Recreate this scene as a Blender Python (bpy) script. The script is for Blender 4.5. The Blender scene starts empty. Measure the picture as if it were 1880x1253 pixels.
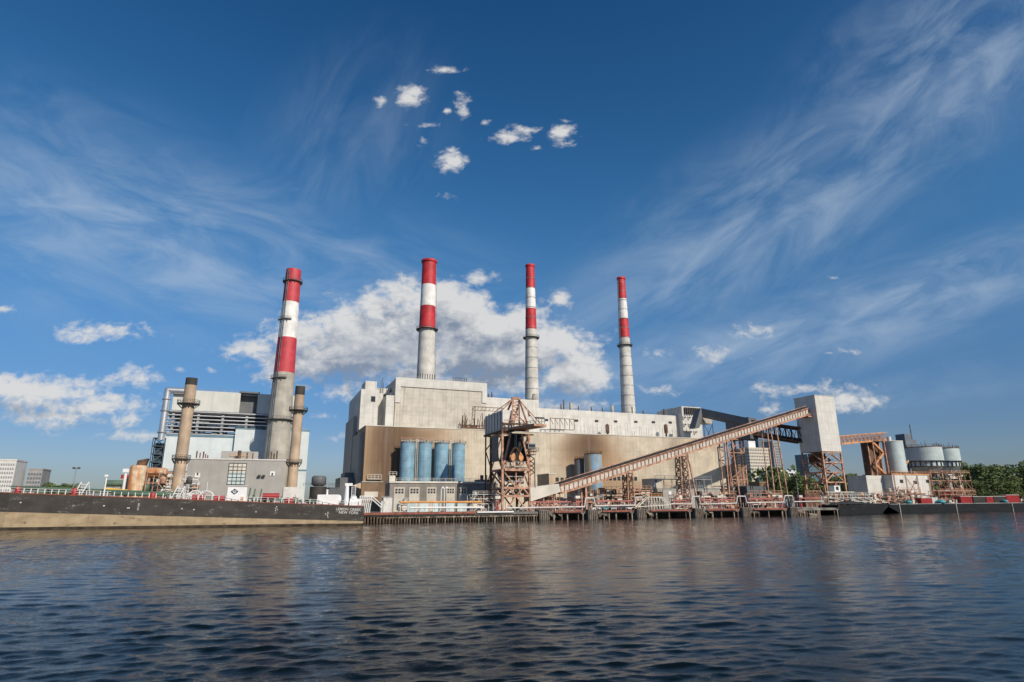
import bpy, math, random
import numpy as np
from mathutils import Vector, Matrix
random.seed(7)
rnd = random.uniform
SC = bpy.context.scene
COL = SC.collection
# ------------------------------------------------------------------ camera
CH, FOC = 6.0, 1103.0
yaw, pit, phi = math.radians(22), math.radians(14.93), math.radians(.34)
fv = Vector((math.sin(yaw)*math.cos(pit), math.cos(yaw)*math.cos(pit), math.sin(pit)))
r0 = Vector((math.cos(yaw), -math.sin(yaw), 0))
u0 = r0.cross(fv)
rv = r0*math.cos(phi) - u0*math.sin(phi)
uv = u0*math.cos(phi) + r0*math.sin(phi)
CAMP = Vector((0, 0, CH))
cam = bpy.data.cameras.new('camera'); co = bpy.data.objects.new('camera', cam); COL.objects.link(co)
M3 = Matrix((rv, uv, -fv)).transposed()
co.matrix_world = Matrix.Translation(CAMP) @ M3.to_4x4()
cam.sensor_width = 36; cam.lens = 36*FOC/1880; cam.clip_end = 30000; cam.clip_start = .3
SC.camera = co
# survey helpers: where a sight line through the photo meets the vertical plane y = Y
def ray(px, py): return fv*FOC + rv*(px-940) - uv*(py-626.5)
def P(px, py, Y):
    d = ray(px, py); return CAMP + d*(Y/d.y)
def X(px, py, Y): return P(px, py, Y).x
def Z(px, py, Y): return P(px, py, Y).z
G = 2.6
# ------------------------------------------------------------------ tagging
def tagit(o, label=None, cat=None, group=None, kind=None):
    if label: o['label'] = label
    if cat: o['category'] = cat
    if group: o['group'] = group
    if kind: o['kind'] = kind
    return o
def thing(name, label, cat, loc=(0, 0, 0), group=None):
    o = bpy.data.objects.new(name, None); COL.objects.link(o)
    o.location = loc; o.empty_display_size = .5
    return tagit(o, label, cat, group)
def origin(o):
    v = Vector(o.location)
    while o.parent: o = o.parent; v += Vector(o.location)
    return v
class MB:
    def __init__(s): s.v = []; s.f = []; s.sm = []
    def add(s, vs, fs, smooth=False):
        n = len(s.v); s.v += [tuple(a) for a in vs]
        for q in fs: s.f.append(tuple(i+n for i in q)); s.sm.append(smooth)
        return s
    def hexa(s, p):   # 8 points: bottom 4 ccw, top 4 ccw
        return s.add(p, [(3,2,1,0),(4,5,6,7),(0,1,5,4),(1,2,6,5),(2,3,7,6),(3,0,4,7)])
    def box(s, x0, x1, y0, y1, z0, z1):
        if x1 < x0: x0, x1 = x1, x0
        if y1 < y0: y0, y1 = y1, y0
        if z1 < z0: z0, z1 = z1, z0
        return s.hexa([(x0,y0,z0),(x1,y0,z0),(x1,y1,z0),(x0,y1,z0),(x0,y0,z1),(x1,y0,z1),(x1,y1,z1),(x0,y1,z1)])
    def beam(s, a, b, w=.2, h=None):
        a = Vector(a); b = Vector(b); h = h or w; d = (b-a)
        if d.length < 1e-4: return s
        d.normalize()
        side = d.cross(Vector((0,0,1)))
        if side.length < .01: side = Vector((1,0,0))
        side.normalize(); up = side.cross(d)
        q = []
        for c in (a, b):
            for i, j in ((-1,-1),(1,-1),(1,1),(-1,1)): q.append(c + side*(w/2*i) + up*(h/2*j))
        return s.add(q, [(0,1,2,3),(7,6,5,4),(0,4,5,1),(1,5,6,2),(2,6,7,3),(3,7,4,0)])
    def tube(s, a, b, r, n=8, r2=None, caps=True):
        a = Vector(a); b = Vector(b); r2 = r if r2 is None else r2
        d = (b-a).normalized(); side = d.cross(Vector((0,0,1)))
        if side.length < .01: side = Vector((1,0,0))
        side.normalize(); up = side.cross(d)
        q = []
        for c, rr in ((a, r), (b, r2)):
            for i in range(n):
                t = 2*math.pi*i/n; q.append(c + side*(rr*math.cos(t)) + up*(rr*math.sin(t)))
        s.add(q, [(i, i+n, (i+1)%n+n, (i+1)%n) for i in range(n)], True)
        if caps: s.add(q, [tuple(range(n)), tuple(range(2*n-1, n-1, -1))])
        return s
    def path(s, pts, r, n=8):
        for a, b in zip(pts, pts[1:]): s.tube(a, b, r, n)
        for p in pts[1:-1]: s.ball(p, r*1.02, 6)
        return s
    def lathe(s, cx, cy, prof, n=32, caps=True):
        q = []
        for r, z in prof:
            for i in range(n):
                t = 2*math.pi*i/n; q.append((cx+r*math.cos(t), cy+r*math.sin(t), z))
        fs = []
        for k in range(len(prof)-1):
            for i in range(n):
                a, b = k*n+i, k*n+(i+1)%n; fs.append((a, b, b+n, a+n))
        s.add(q, fs, True)
        if caps:
            s.add(q, [tuple(range(n-1, -1, -1)), tuple(range((len(prof)-1)*n, len(prof)*n))])
        return s
    def ball(s, c, r, n=8, sz=1):
        m = max(4, n//2+1)
        prof = [(max(.001, r*math.sin(math.pi*k/m)), c[2]-r*sz*math.cos(math.pi*k/m)) for k in range(m+1)]
        return s.lathe(c[0], c[1], prof, n, False)
    def prism(s, poly, y0, y1):   # poly in x,z ccw seen from -y
        n = len(poly)
        q = [(x, y0, z) for x, z in poly] + [(x, y1, z) for x, z in poly]
        return s.add(q, [tuple(range(n)), tuple(range(2*n-1, n-1, -1))] + [(i, i+n, (i+1)%n+n, (i+1)%n) for i in range(n)])
    def rail(s, pts, h=1.1, w=.09, step=2.5, mid=True):
        for a, b in zip(pts, pts[1:]):
            a = Vector(a); b = Vector(b); u = Vector((0,0,h))
            s.beam(a+u, b+u, w)
            if mid: s.beam(a+u*.5, b+u*.5, w*.8)
            k = max(1, int((b-a).length/step))
            for i in range(k+1):
                p = a.lerp(b, i/k); s.beam(p, p+u, w)
        return s
    def build(s, name, m, parent=None, label=None):
        me = bpy.data.meshes.new(name)
        o0 = origin(parent) if parent else Vector((0,0,0))
        me.from_pydata([(a[0]-o0.x, a[1]-o0.y, a[2]-o0.z) for a in s.v], [], s.f)
        me.polygons.foreach_set('use_smooth', s.sm)
        me.materials.append(MT[m] if isinstance(m, str) else m)
        me.update()
        o = bpy.data.objects.new(name, me); COL.objects.link(o)
        if parent: o.parent = parent
        if label: o['label'] = label
        return o
# ------------------------------------------------------------------ materials
MT = {}
def s2l(c): return tuple((x/255/12.92 if x/255 <= .04045 else ((x/255+.055)/1.055)**2.4) for x in c)
def nodes(name):
    m = bpy.data.materials.new(name); m.use_nodes = True
    nt = m.node_tree; b = nt.nodes['Principled BSDF']; return m, nt, b
def N(nt, t, **k):
    n = nt.nodes.new(t)
    for a, v in k.items():
        if a in n.bl_rna.properties: setattr(n, a, v)
        else: n.inputs[a.replace('_', ' ')].default_value = v
    return n
def math_(nt, op, a, b=None, c=None, clamp=False):
    n = nt.nodes.new('ShaderNodeMath'); n.operation = op; n.use_clamp = clamp
    for i, x in enumerate((a, b, c)):
        if x is None: continue
        if isinstance(x, (int, float)): n.inputs[i].default_value = x
        else: nt.links.new(x, n.inputs[i])
    return n.outputs[0]
def noise(nt, pos, scale, sc3=(1,1,1), detail=4, rough=.55, dist=0):
    mp = nt.nodes.new('ShaderNodeMapping'); mp.inputs['Scale'].default_value = sc3
    nt.links.new(pos, mp.inputs['Vector'])
    n = nt.nodes.new('ShaderNodeTexNoise'); n.inputs['Scale'].default_value = scale
    n.inputs['Detail'].default_value = detail; n.inputs['Roughness'].default_value = rough; n.inputs['Distortion'].default_value = dist
    nt.links.new(mp.outputs[0], n.inputs['Vector']); return n.outputs['Fac']
def mixc(nt, fac, a, b, mode='MIX'):
    n = nt.nodes.new('ShaderNodeMix'); n.data_type = 'RGBA'; n.blend_type = mode
    if isinstance(fac, (int, float)): n.inputs[0].default_value = fac
    else: nt.links.new(fac, n.inputs[0])
    for i, x in ((6, a), (7, b)):
        if isinstance(x, tuple): n.inputs[i].default_value = (*x[:3], 1)
        else: nt.links.new(x, n.inputs[i])
    return n.outputs[2]
def ramp(nt, fac, a, b):
    n = nt.nodes.new('ShaderNodeMapRange'); n.interpolation_type = 'SMOOTHSTEP'
    n.inputs[1].default_value = a; n.inputs[2].default_value = b
    nt.links.new(fac, n.inputs[0]); return n.outputs[0]
def mat(name, col, rough=.7, metal=0., var=.12, streak=0., rust=0., rustcol=(.22,.085,.03), seam=None, seamdark=.75, bump=0., vscale=.25, stains=None, rz=.45):
    m, nt, b = nodes(name)
    geo = nt.nodes.new('ShaderNodeNewGeometry'); pos = geo.outputs['Position']
    n1 = noise(nt, pos, vscale, (1,1,1), 5)
    dark = tuple(c*(1-var*1.6) for c in col); lite = tuple(min(.95, c*(1+var)) for c in col)
    c = mixc(nt, ramp(nt, n1, .3, .7), dark, lite)
    if stains:
        for (x, z, rx, rz, st, scol) in stains:
            sp = nt.nodes.new('ShaderNodeSeparateXYZ'); nt.links.new(pos, sp.inputs[0])
            wob = math_(nt, 'MULTIPLY', math_(nt, 'SUBTRACT', noise(nt, pos, .07, (1,1,.6), 3, .4), .5), .8)
            dx = math_(nt, 'MULTIPLY', math_(nt, 'SUBTRACT', sp.outputs[0], x), 1/rx)
            dz = math_(nt, 'MULTIPLY', math_(nt, 'SUBTRACT', sp.outputs[2], z), 1/rz)
            d = math_(nt, 'SQRT', math_(nt, 'ADD', math_(nt, 'MULTIPLY', dx, dx), math_(nt, 'MULTIPLY', dz, dz)))
            d = math_(nt, 'ADD', d, wob)
            k = math_(nt, 'MULTIPLY', ramp(nt, d, 1.35, .15), st, clamp=True)
            c = mixc(nt, k, c, scol)
    if streak:
        n2 = noise(nt, pos, .9, (1,1,.05), 4, .6)
        k = math_(nt, 'MULTIPLY', ramp(nt, n2, .45, .75), streak)
        c = mixc(nt, k, c, tuple(x*.45 for x in col))
    if rust:
        n3 = noise(nt, pos, .5, (1,1,rz), 6, .65)
        k = ramp(nt, n3, .62-rust*.35, .75-rust*.25)
        c = mixc(nt, math_(nt, 'MULTIPLY', k, .85), c, rustcol)
    if seam:
        br = nt.nodes.new('ShaderNodeTexBrick'); br.offset = 0
        sp = nt.nodes.new('ShaderNodeSeparateXYZ'); nt.links.new(pos, sp.inputs[0])
        cb = nt.nodes.new('ShaderNodeCombineXYZ')
        nt.links.new(math_(nt, 'ADD', sp.outputs[0], sp.outputs[1]), cb.inputs[0]); nt.links.new(sp.outputs[2], cb.inputs[1])
        nt.links.new(cb.outputs[0], br.inputs['Vector'])
        br.inputs['Scale'].default_value = 1; br.inputs['Brick Width'].default_value = seam[0]; br.inputs['Row Height'].default_value = seam[1]
        br.inputs['Mortar Size'].default_value = seam[2] if len(seam) > 2 else .06
        br.inputs['Mortar Smooth'].default_value = .3
        br.inputs['Color1'].default_value = (1,1,1,1); br.inputs['Color2'].default_value = (.93,.93,.93,1); br.inputs['Mortar'].default_value = (seamdark,)*3+(1,)
        c = mixc(nt, 1., c, br.outputs['Color'], 'MULTIPLY')
    nt.links.new(c, b.inputs['Base Color'])
    b.inputs['Roughness'].default_value = rough; b.inputs['Metallic'].default_value = metal
    if bump:
        bp = nt.nodes.new('ShaderNodeBump'); bp.inputs['Strength'].default_value = bump; bp.inputs['Distance'].default_value = .3
        nt.links.new(noise(nt, pos, 1.2, (1,1,1), 5), bp.inputs['Height']); nt.links.new(bp.outputs[0], b.inputs['Normal'])
    MT[name] = m; return m
mat('clad_beige', (.54,.5,.43), .75, var=.09, streak=.5, seam=(3.05,1.9,.07), seamdark=.8)
mat('clad_pale', (.62,.60,.55), .75, var=.07, streak=.35, seam=(4.5,2.6,.07), seamdark=.82)
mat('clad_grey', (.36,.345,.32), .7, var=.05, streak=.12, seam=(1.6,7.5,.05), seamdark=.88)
mat('clad_white', (.62,.68,.69), .6, var=.04, streak=.08, seam=(1.2,9,.04), seamdark=.9)
mat('clad_cream', (.6,.6,.55), .65, var=.04, streak=.12, seam=(1.2,9,.04), seamdark=.92)
mat('clad_tower', (.65,.63,.58), .65, var=.06, streak=.25, seam=(2.2,5.2,.09), seamdark=.8)
mat('clad_dark', (.13,.14,.15), .65, var=.08, streak=.2, seam=(2,5,.05), seamdark=.8)
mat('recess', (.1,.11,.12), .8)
mat('concrete', (.44,.41,.35), .85, var=.12, streak=.3, seam=(50,1.6,.05), seamdark=.88)
mat('concrete_dark', (.2,.19,.17), .9, var=.3, streak=.4)
mat('shaft_pale', (.58,.56,.51), .8, var=.12, streak=.35)
mat('band_red', (.52,.028,.035), .6, var=.18, streak=.35)
mat('band_faded', (.52,.05,.065), .6, var=.14, streak=.12)
mat('band_white', (.78,.77,.74), .65, var=.1, streak=.3)
mat('tan_shaft', (.48,.36,.25), .7, var=.14, streak=.35)
mat('soot_black', (.05,.045,.042), .8, var=.2)
mat('steel_dark', (.06,.058,.055), .6, var=.3)
mat('steel_blue', (.05,.08,.1), .6, var=.3)
mat('steel_silver', (.6,.61,.62), .35, .7, var=.1)
mat('steel_grey', (.3,.31,.31), .5, .3, var=.2)
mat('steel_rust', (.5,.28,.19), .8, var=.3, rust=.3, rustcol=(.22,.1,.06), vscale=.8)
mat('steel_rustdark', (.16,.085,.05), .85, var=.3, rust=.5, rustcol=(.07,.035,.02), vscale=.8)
mat('steel_orange', (.62,.3,.13), .75, var=.2, rust=.3, vscale=.8)
mat('rust_vessel', (.6,.48,.33), .8, var=.2, streak=.3, rz=.12, rust=.55, rustcol=(.5,.17,.035), vscale=.8)
mat('silo_blue', (.22,.38,.48), .55, var=.14, streak=.25, seam=(60,2.4,.09), seamdark=.75, vscale=.4)
mat('silo_rusty', (.2,.36,.5), .6, var=.15, streak=.2, rz=.07, rust=.6, rustcol=(.5,.33,.14), seam=(60,2.4,.06), seamdark=.85)
mat('tank_pale', (.5,.58,.57), .55, var=.08, streak=.2, seam=(60,2,.05), seamdark=.85)
mat('brick_grey', (.25,.225,.2), .85, var=.12, streak=.2, seam=(.8,.4,.04), seamdark=.8)
mat('door_cream', (.5,.46,.39), .6, var=.08)
mat('trim_cream', (.62,.58,.5), .7, var=.1)
mat('glass', (.03,.035,.04), .12, var=.1)
mat('glass_blue', (.08,.16,.2), .15, var=.3, vscale=.1)
mat('paint_white', (.74,.74,.73), .5, var=.06)
mat('paint_white_dirty', (.6,.58,.55), .6, var=.1, rust=.2, rustcol=(.35,.2,.12), vscale=.7)
mat('paint_red', (.36,.025,.025), .55, var=.15)
mat('paint_redrail', (.42,.13,.12), .6, var=.2)
mat('beam_red', (.28,.09,.06), .7, var=.25, rust=.3, vscale=.8)
mat('pipe_orange', (.72,.32,.09), .6, var=.15)
mat('paint_green', (.09,.15,.1), .6, var=.2)
mat('paint_yellow', (.7,.42,.06), .6, var=.15)
mat('paint_teal', (.06,.3,.32), .55, var=.1)
mat('paint_blueblack', (.02,.03,.06), .5)
mat('trim_blue', (.13,.25,.32), .6)
mat('timber', (.12,.085,.06), .9, var=.4, vscale=.9)
mat('timber_pale', (.3,.25,.19), .9, var=.4, vscale=.9)
mat('tyre', (.02,.02,.02), .9)
mat('belt', (.03,.03,.03), .9)
mat('slat_white', (.55,.48,.41), .7, var=.12, rust=.15, vscale=.8)
mat('brownwall', (.23,.15,.09), .85, var=.2)
mat('land_gravel', (.2,.18,.15), .95, var=.25, vscale=.15)
mat('panel_paleblue', (.5,.6,.6), .6, var=.12)
mat('city_pale', (.62,.6,.56), .7, var=.05)
mat('city_tan', (.6,.53,.42), .7, var=.05)
mat('city_grey', (.3,.29,.28), .7, var=.08)
mat('city_slate', (.13,.15,.18), .6, var=.1)
mat('bark', (.09,.06,.04), .95, var=.3)
mat('algae', (.06,.045,.03), .9, var=.4, vscale=.6)
mat('coal', (.025,.025,.028), .9, bump=.6)
# hull with scrapes
def hull_mat(name, col, scrape, amt=.5):
    m, nt, b = nodes(name)
    pos = nt.nodes.new('ShaderNodeNewGeometry').outputs['Position']
    c = mixc(nt, ramp(nt, noise(nt, pos, .25, (1,1,2), 5), .3, .7), tuple(x*.8 for x in col), tuple(x*1.15 for x in col))
    k = ramp(nt, noise(nt, pos, .22, (1,1,3.5), 7, .7), .56, .66)
    k2 = ramp(nt, noise(nt, pos, 1.5, (1,1,1.5), 5, .7), .4, .6)
    c = mixc(nt, math_(nt, 'MULTIPLY', math_(nt, 'MULTIPLY', k, k2), amt), c, scrape)
    c = mixc(nt, math_(nt, 'MULTIPLY', ramp(nt, noise(nt, pos, .9, (1,1,.06), 4), .5, .8), .35), c, tuple(x*.4 for x in col))
    nt.links.new(c, b.inputs['Base Color']); b.inputs['Roughness'].default_value = .8; b.inputs['Specular IOR Level'].default_value = .2
    MT[name] = m
hull_mat('hull_black', (.07,.062,.055), (.3,.3,.28), .7)
hull_mat('hull_tan', (.42,.32,.2), (.09,.07,.05), .9)
hull_mat('hull_low', (.014,.017,.019), (.12,.12,.12), .3)
def foliage(name, a, bcol):
    m, nt, b = nodes(name)
    pos = nt.nodes.new('ShaderNodeNewGeometry').outputs['Position']
    c = mixc(nt, ramp(nt, noise(nt, pos, .6, (1,1,1), 4), .35, .65), a, bcol)
    nt.links.new(c, b.inputs['Base Color']); b.inputs['Roughness'].default_value = .8
    MT[name] = m
foliage('leaf_a', (.08,.12,.03), (.17,.21,.06))
foliage('leaf_b', (.06,.095,.028), (.12,.16,.045))
# ------------------------------------------------------------------ water
def build_water():
    az = np.concatenate([np.linspace(-200, -32, 40, endpoint=False), np.linspace(-32, 75, 1150, endpoint=False), np.linspace(75, 160, 21)])
    az = np.radians(az)
    r = np.concatenate([np.linspace(.5, 12, 24, endpoint=False), np.geomspace(12, 420, 760, endpoint=False), np.geomspace(420, 12000, 14)])
    A, R = np.meshgrid(az, r)
    x = R*np.sin(A); y = R*np.cos(A)
    z = np.zeros_like(x); dx = np.zeros_like(x); dy = np.zeros_like(x)
    rng = np.random.default_rng(3)
    dr = R*.0047
    env = .8+.3*np.sin(x*.05+y*.031+1.)*np.sin(y*.045-x*.02)+.22*np.sin(x*.011-y*.09+2)*np.sin(y*.17+x*.03)
    for i in range(230):
        lam = float(np.exp(rng.uniform(np.log(.15), np.log(3.4))))
        th = math.radians(15 + rng.normal(0, 18)); k = 2*math.pi/lam
        amp = .0037*lam**.62 * rng.uniform(.5, 1.2)
        ph = rng.uniform(0, 6.28)
        kx, ky = k*math.sin(th), k*math.cos(th)
        arg = kx*x+ky*y+ph
        w = np.clip((lam/dr-2)/2.5, 0, 1)*amp*env
        z += w*np.sin(arg)
        dx += w*np.cos(arg)*math.sin(th)*.8; dy += w*np.cos(arg)*math.cos(th)*.8
    x = x+dx; y = y+dy
    nr, na = x.shape
    v = np.stack([x, y, z], -1).reshape(-1, 3).astype(np.float32)
    i = np.arange(nr-1)[:, None]*na + np.arange(na-1)[None, :]
    f = np.stack([i, i+na, i+na+1, i+1], -1).reshape(-1, 4)[:, ::-1]
    me = bpy.data.meshes.new('water')
    me.vertices.add(len(v)); me.vertices.foreach_set('co', v.ravel())
    me.loops.add(f.size); me.loops.foreach_set('vertex_index', f.ravel().astype(np.int32))
    me.polygons.add(len(f)); me.polygons.foreach_set('loop_start', np.arange(0, f.size, 4, dtype=np.int32))
    me.polygons.foreach_set('use_smooth', np.ones(len(f), dtype=bool))
    me.update(calc_edges=True); me.validate()
    m, nt, b = nodes('river_water')
    b.inputs['Base Color'].default_value = (.003,.006,.006,1)
    b.inputs['Roughness'].default_value = .02; b.inputs['IOR'].default_value = 1.25
    pos = nt.nodes.new('ShaderNodeNewGeometry').outputs['Position']
    h = math_(nt, 'ADD', math_(nt, 'MULTIPLY', noise(nt, pos, 2.2, (.5,1.8,1), 5, .65, .3), .05),
              math_(nt, 'ADD', math_(nt, 'MULTIPLY', noise(nt, pos, .55, (.4,1.9,1), 3, .6, .5), .06),
                        math_(nt, 'MULTIPLY', noise(nt, pos, 8, (.55,1.7,1), 4, .65), .02)))
    bp = nt.nodes.new('ShaderNodeBump'); bp.inputs['Distance'].default_value = 1.
    patch = ramp(nt, noise(nt, pos, .022, (1,2.2,1), 4, .6, .8), .38, .62)
    nt.links.new(math_(nt, 'ADD', math_(nt, 'MULTIPLY', patch, .45), .28), bp.inputs['Strength'])
    nt.links.new(h, bp.inputs['Height']); nt.links.new(bp.outputs[0], b.inputs['Normal'])
    me.materials.append(m)
    o = bpy.data.objects.new('water', me); COL.objects.link(o); tagit(o, kind='structure')
build_water()
LANDY = 197
b = MB(); b.box(-4000, 9000, LANDY+6, 9000, -1.5, G); tagit(b.build('ground', 'land_gravel'), kind='structure')
b = MB(); b.box(-4000, 9000, LANDY+5, LANDY+5.99, -1.5, G+.25); tagit(b.build('bulkhead', 'concrete_dark'), kind='structure')
# ------------------------------------------------------------------ chimneys
def stack(label, pxT, pyT, pxB, pyB, Y, wT, wB, bands, plats, ribs=0, zb=G, lip=True, ladder=None, flare=None, group=None):
    pT = P(pxT, pyT, Y); pB = P(pxB, pyB, Y); cx = (pT.x+pB.x)/2
    def mpp(z): return (Vector((cx, Y, z))-CAMP).dot(fv)/FOC
    rT = wT/2*mpp(pT.z); rB = wB/2*mpp(pB.z)
    def rad(z):
        t = (z-pB.z)/(pT.z-pB.z)
        r = rB+(rT-rB)*max(t, -.15)
        if flare and z < flare[0]: r += (flare[0]-z)*flare[1]
        return r
    t = thing('chimney', label, 'chimney', (cx, Y, zb), group)
    edges = []
    for (py, name, m) in bands: edges.append((Z(pxT+(pxB-pxT)*(py-pyT)/(pyB-pyT), py, Y), name, m))
    for i, (z1, name, m) in enumerate(edges):
        z0 = edges[i+1][0] if i+1 < len(edges) else zb
        mb = MB(); k = max(2, int((z1-z0)/8)); prof = [(rad(z0+(z1-z0)*j/k), z0+(z1-z0)*j/k) for j in range(k+1)]
        mb.lathe(cx, Y, prof, 40, i == 0 or i == len(edges)-1)
        mb.build(name, m, t)
    if ribs:
        z = zb+4; zz = Z(pxT, pyT, Y)
        while z < zz-3:
            mb = MB(); mb.lathe(cx, Y, [(rad(z)+.03, z-.16), (rad(z)+.14, z-.12), (rad(z)+.14, z+.12), (rad(z)+.03, z+.16)], 32, False); z += ribs
            mb.build('hoop', 'steel_grey', t)
    for (py, w, full) in plats:
        z = Z(pxT+(pxB-pxT)*(py-pyT)/(pyB-pyT), py, Y); r = rad(z); R2 = r+w
        mb = MB(); n = 28
        a0, a1 = (0, n) if full else (int(n*.5), int(n*.8))
        rng = range(a0, a1)
        for i in rng:
            p = [2*math.pi*i/n, 2*math.pi*(i+1)/n]
            q = []
            for zz in (z-.15, z+.1):
                for rr, tt in ((r*.99, p[0]), (R2, p[0]), (R2, p[1]), (r*.99, p[1])): q.append((cx+rr*math.cos(tt), Y+rr*math.sin(tt), zz))
            mb.hexa(q)
            a = (cx+R2*math.cos(p[0]), Y+R2*math.sin(p[0])); c = (cx+R2*math.cos(p[1]), Y+R2*math.sin(p[1]))
            mb.beam((*a, z+1.15), (*c, z+1.15), .1); mb.beam((*a, z+.6), (*c, z+.6), .08); mb.beam((*a, z), (*a, z+1.15), .08)
            if i % 2 == 0: mb.beam((*a, z-.15), (cx+r*math.cos(p[0]), Y+r*math.sin(p[0]), z-1.6), .14)
        mb.build('platform', 'steel_dark', t)
    if lip:
        z = pT.z; r = rT; mb = MB()
        mb.lathe(cx, Y, [(r*1.0, z-1.6), (r*1.12, z-1.2), (r*1.16, z-.9), (r*1.16, z+.2), (r*.9, z+.25)], 40, False)
        mb.build('rim', lip if isinstance(lip, str) else 'band_red', t)
    if ladder is not None:
        mb = MB(); z0, z1 = zb+8, pT.z-1
        for s in (-.35, .35):
            k = 12
            for i in range(k):
                za, zc = z0+(z1-z0)*i/k, z0+(z1-z0)*(i+1)/k
                A = []
                for z in (za, zc):
                    rr = rad(z)+.45; tt = ladder+s/rr; A.append((cx+rr*math.cos(tt), Y+rr*math.sin(tt), z))
                mb.beam(A[0], A[1], .14)
        z = z0
        while z < z1:
            rr = rad(z)+.45; q = [(cx+rr*math.cos(ladder+s/rr), Y+rr*math.sin(ladder+s/rr), z) for s in (-.45, .45)]
            mb.beam(q[0], q[1], .12); z += 1.1
        mb.build('ladder', 'steel_grey', t)
    return t, cx, rad
gst = 'tall red and white banded chimneys'
stack('leaning-looking concrete chimney with faded red bands, left of the main plant', 541, 497, 505, 845, 280, 26, 45,
      [(497,'red_band','band_faded'),(557,'white_band','band_white'),(622,'red_band','band_faded'),(686,'concrete_shaft','concrete')],
      [(519,.9,True),(590,.8,False),(697,.9,False),(772,1.3,True)], lip=False, ladder=math.radians(235), group=gst)
SY = 325
stack('thickest tall chimney with bright red bands rising behind the beige boiler hall', 788.5, 480, 781, 697, SY, 25, 33,
      [(480,'red_band','band_red'),(525,'white_band','band_white'),(564,'red_band','band_red'),(604,'pale_shaft','shaft_pale')],
      [(606,1.6,True)], lip=True, ladder=math.radians(-20), group=gst)
stack('slim red banded chimney with hooped shaft, directly behind the coal crane', 973, 488, 977, 735, SY, 15.5, 26,
      [(488,'red_band','band_red'),(530,'white_band','band_white'),(568,'red_band','band_red'),(606,'pale_shaft','shaft_pale')],
      [(621,1.5,True)], ribs=6.4, group=gst)
stack('slim red banded chimney with hooped shaft, farthest right near the inclined conveyor', 1140, 511, 1154, 757, SY, 14, 26,
      [(511,'red_band','band_red'),(550,'white_band','band_white'),(586,'red_band','band_red'),(622,'pale_shaft','shaft_pale')],
      [(635,1.4,True)], ribs=6.4, ladder=math.radians(190), group=gst)
gtt = 'thin tan chimneys beside the grey turbine hall'
stack('thin tan chimney with sooty top and yellow gallery at left end of grey hall', 352, 695, 326, 895, 225, 19.5, 21,
      [(695,'soot_cap','soot_black'),(708,'tan_shaft','tan_shaft')], [(742,1.6,True),(843,.9,True)], lip=False, group=gtt)
tt, cx, _ = stack('thin tan chimney with sooty top standing on white plinth at right of grey hall', 549.5, 710, 538, 893, 240, 17, 18,
      [(710,'soot_cap','soot_black'),(726,'tan_shaft','tan_shaft')], [(754,1.6,True),(850,1.0,True)], lip=False, group=gtt)
b = MB(); b.box(cx-2.9, cx+2.9, 236.5, 243, G, Z(535, 895, 240)); b.build('plinth', 'paint_white_dirty', tt)
# ------------------------------------------------------------------ boiler house on the left (white)
Y = 295
t = thing('boiler_house', 'white clad boiler house with open pipe gallery, behind the tan chimneys', 'building', (-10, Y, G))
xl, xr = X(320,715,Y), X(562,730,Y)
zt = Z(320,715,Y); zb1 = Z(320,753,Y); zl = Z(320,801,Y); zc = Z(440,789,Y); D = 34
xm0, xm1 = X(441,735,Y), X(473,735,Y)
b = MB(); b.box(xl, xm0, Y, Y+D, zb1, zt); b.box(xm0, xm1, Y+4.5, Y+D, zb1, zt-.02); b.box(xm1, xr-3.2, Y, Y+D, zb1, zt); b.build('upper_cladding', 'clad_cream', t)
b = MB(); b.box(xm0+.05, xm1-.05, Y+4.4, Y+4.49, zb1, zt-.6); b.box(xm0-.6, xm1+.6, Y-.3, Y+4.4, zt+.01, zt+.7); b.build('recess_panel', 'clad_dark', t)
xc = X(432,800,Y)
b = MB(); b.box(xl-.4, xc, Y, Y+D, G, zl); b.box(xc+.01, X(567,800,Y), Y-2, Y+D, G, zc); b.build('lower_cladding', 'clad_white', t)
b = MB(); b.box(xl-.6, xc-.02, Y-.25, Y+D+.2, zl+.01, zl+.7); b.box(xc-.1, X(567,800,Y)+.2, Y-2.2, Y+D+.2, zc+.01, zc+.5)
b.box(X(541,864,Y)+.3, X(567,800,Y)+.1, Y-2.2, Y-2.01, Z(550,864,Y)-.3, Z(550,864,Y)+.3); b.box(xl-.5, X(345,864,Y), Y-.15, Y-.01, Z(310,866,Y)-.3, Z(310,866,Y)+.3); b.build('blue_trim', 'trim_blue', t)
zz = zl
for k in range(6):
    xk = xl+1+(xr-4-xl-2)*k/5
    for yy in (Y+.7, Y+12, Y+D-1): MB().box(xk-.5, xk+.5, yy-.5, yy+.5, zz, zb1).build('column', 'steel_grey', t)
b = MB()
for k in range(7):
    z = zl+1+(zb1-zl-1.5)*k/6.
    for yy in (Y+.1, Y+11):
        if z < zc+.5: b.tube((xl-1, yy, z), (xc-.5, yy, z), .36)
        else: b.tube((xl-2, yy, z), (xr-3.3, yy, z), .36)
b.build('header_pipe', 'steel_silver', t)
b = MB()
for k in range(22):
    x = rnd(xl+2, xr-6); z = rnd(zc+1, zb1-3); yy = rnd(Y+2, Y+24)
    b.tube((x, yy, z), (x+rnd(2, 8), yy, z), rnd(.3, .7)); b.tube((x, yy, z), (x, yy, z+rnd(1, 3.5)), .25)
for k in range(10):
    x = rnd(xl+2, xc-6); b.box(x, x+rnd(1.5, 4), Y+rnd(3, 8), Y+rnd(9, 20), zl+.8, zl+rnd(1.5, 4.5))
b.box(xl+2, xr-5, Y+D-2, Y+D-1.6, zc+5, zb1); b.build('pipework', 'steel_grey', t)
b = MB(); b.box(xl-1, xr-3.3, Y+.2, Y+D, zb1-1.3, zb1-.03)
for z in (zl+4.2, zl+9): b.box(xl-1.2, xr-3.5, Y+1.2, Y+14, z, z+.25)
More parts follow.
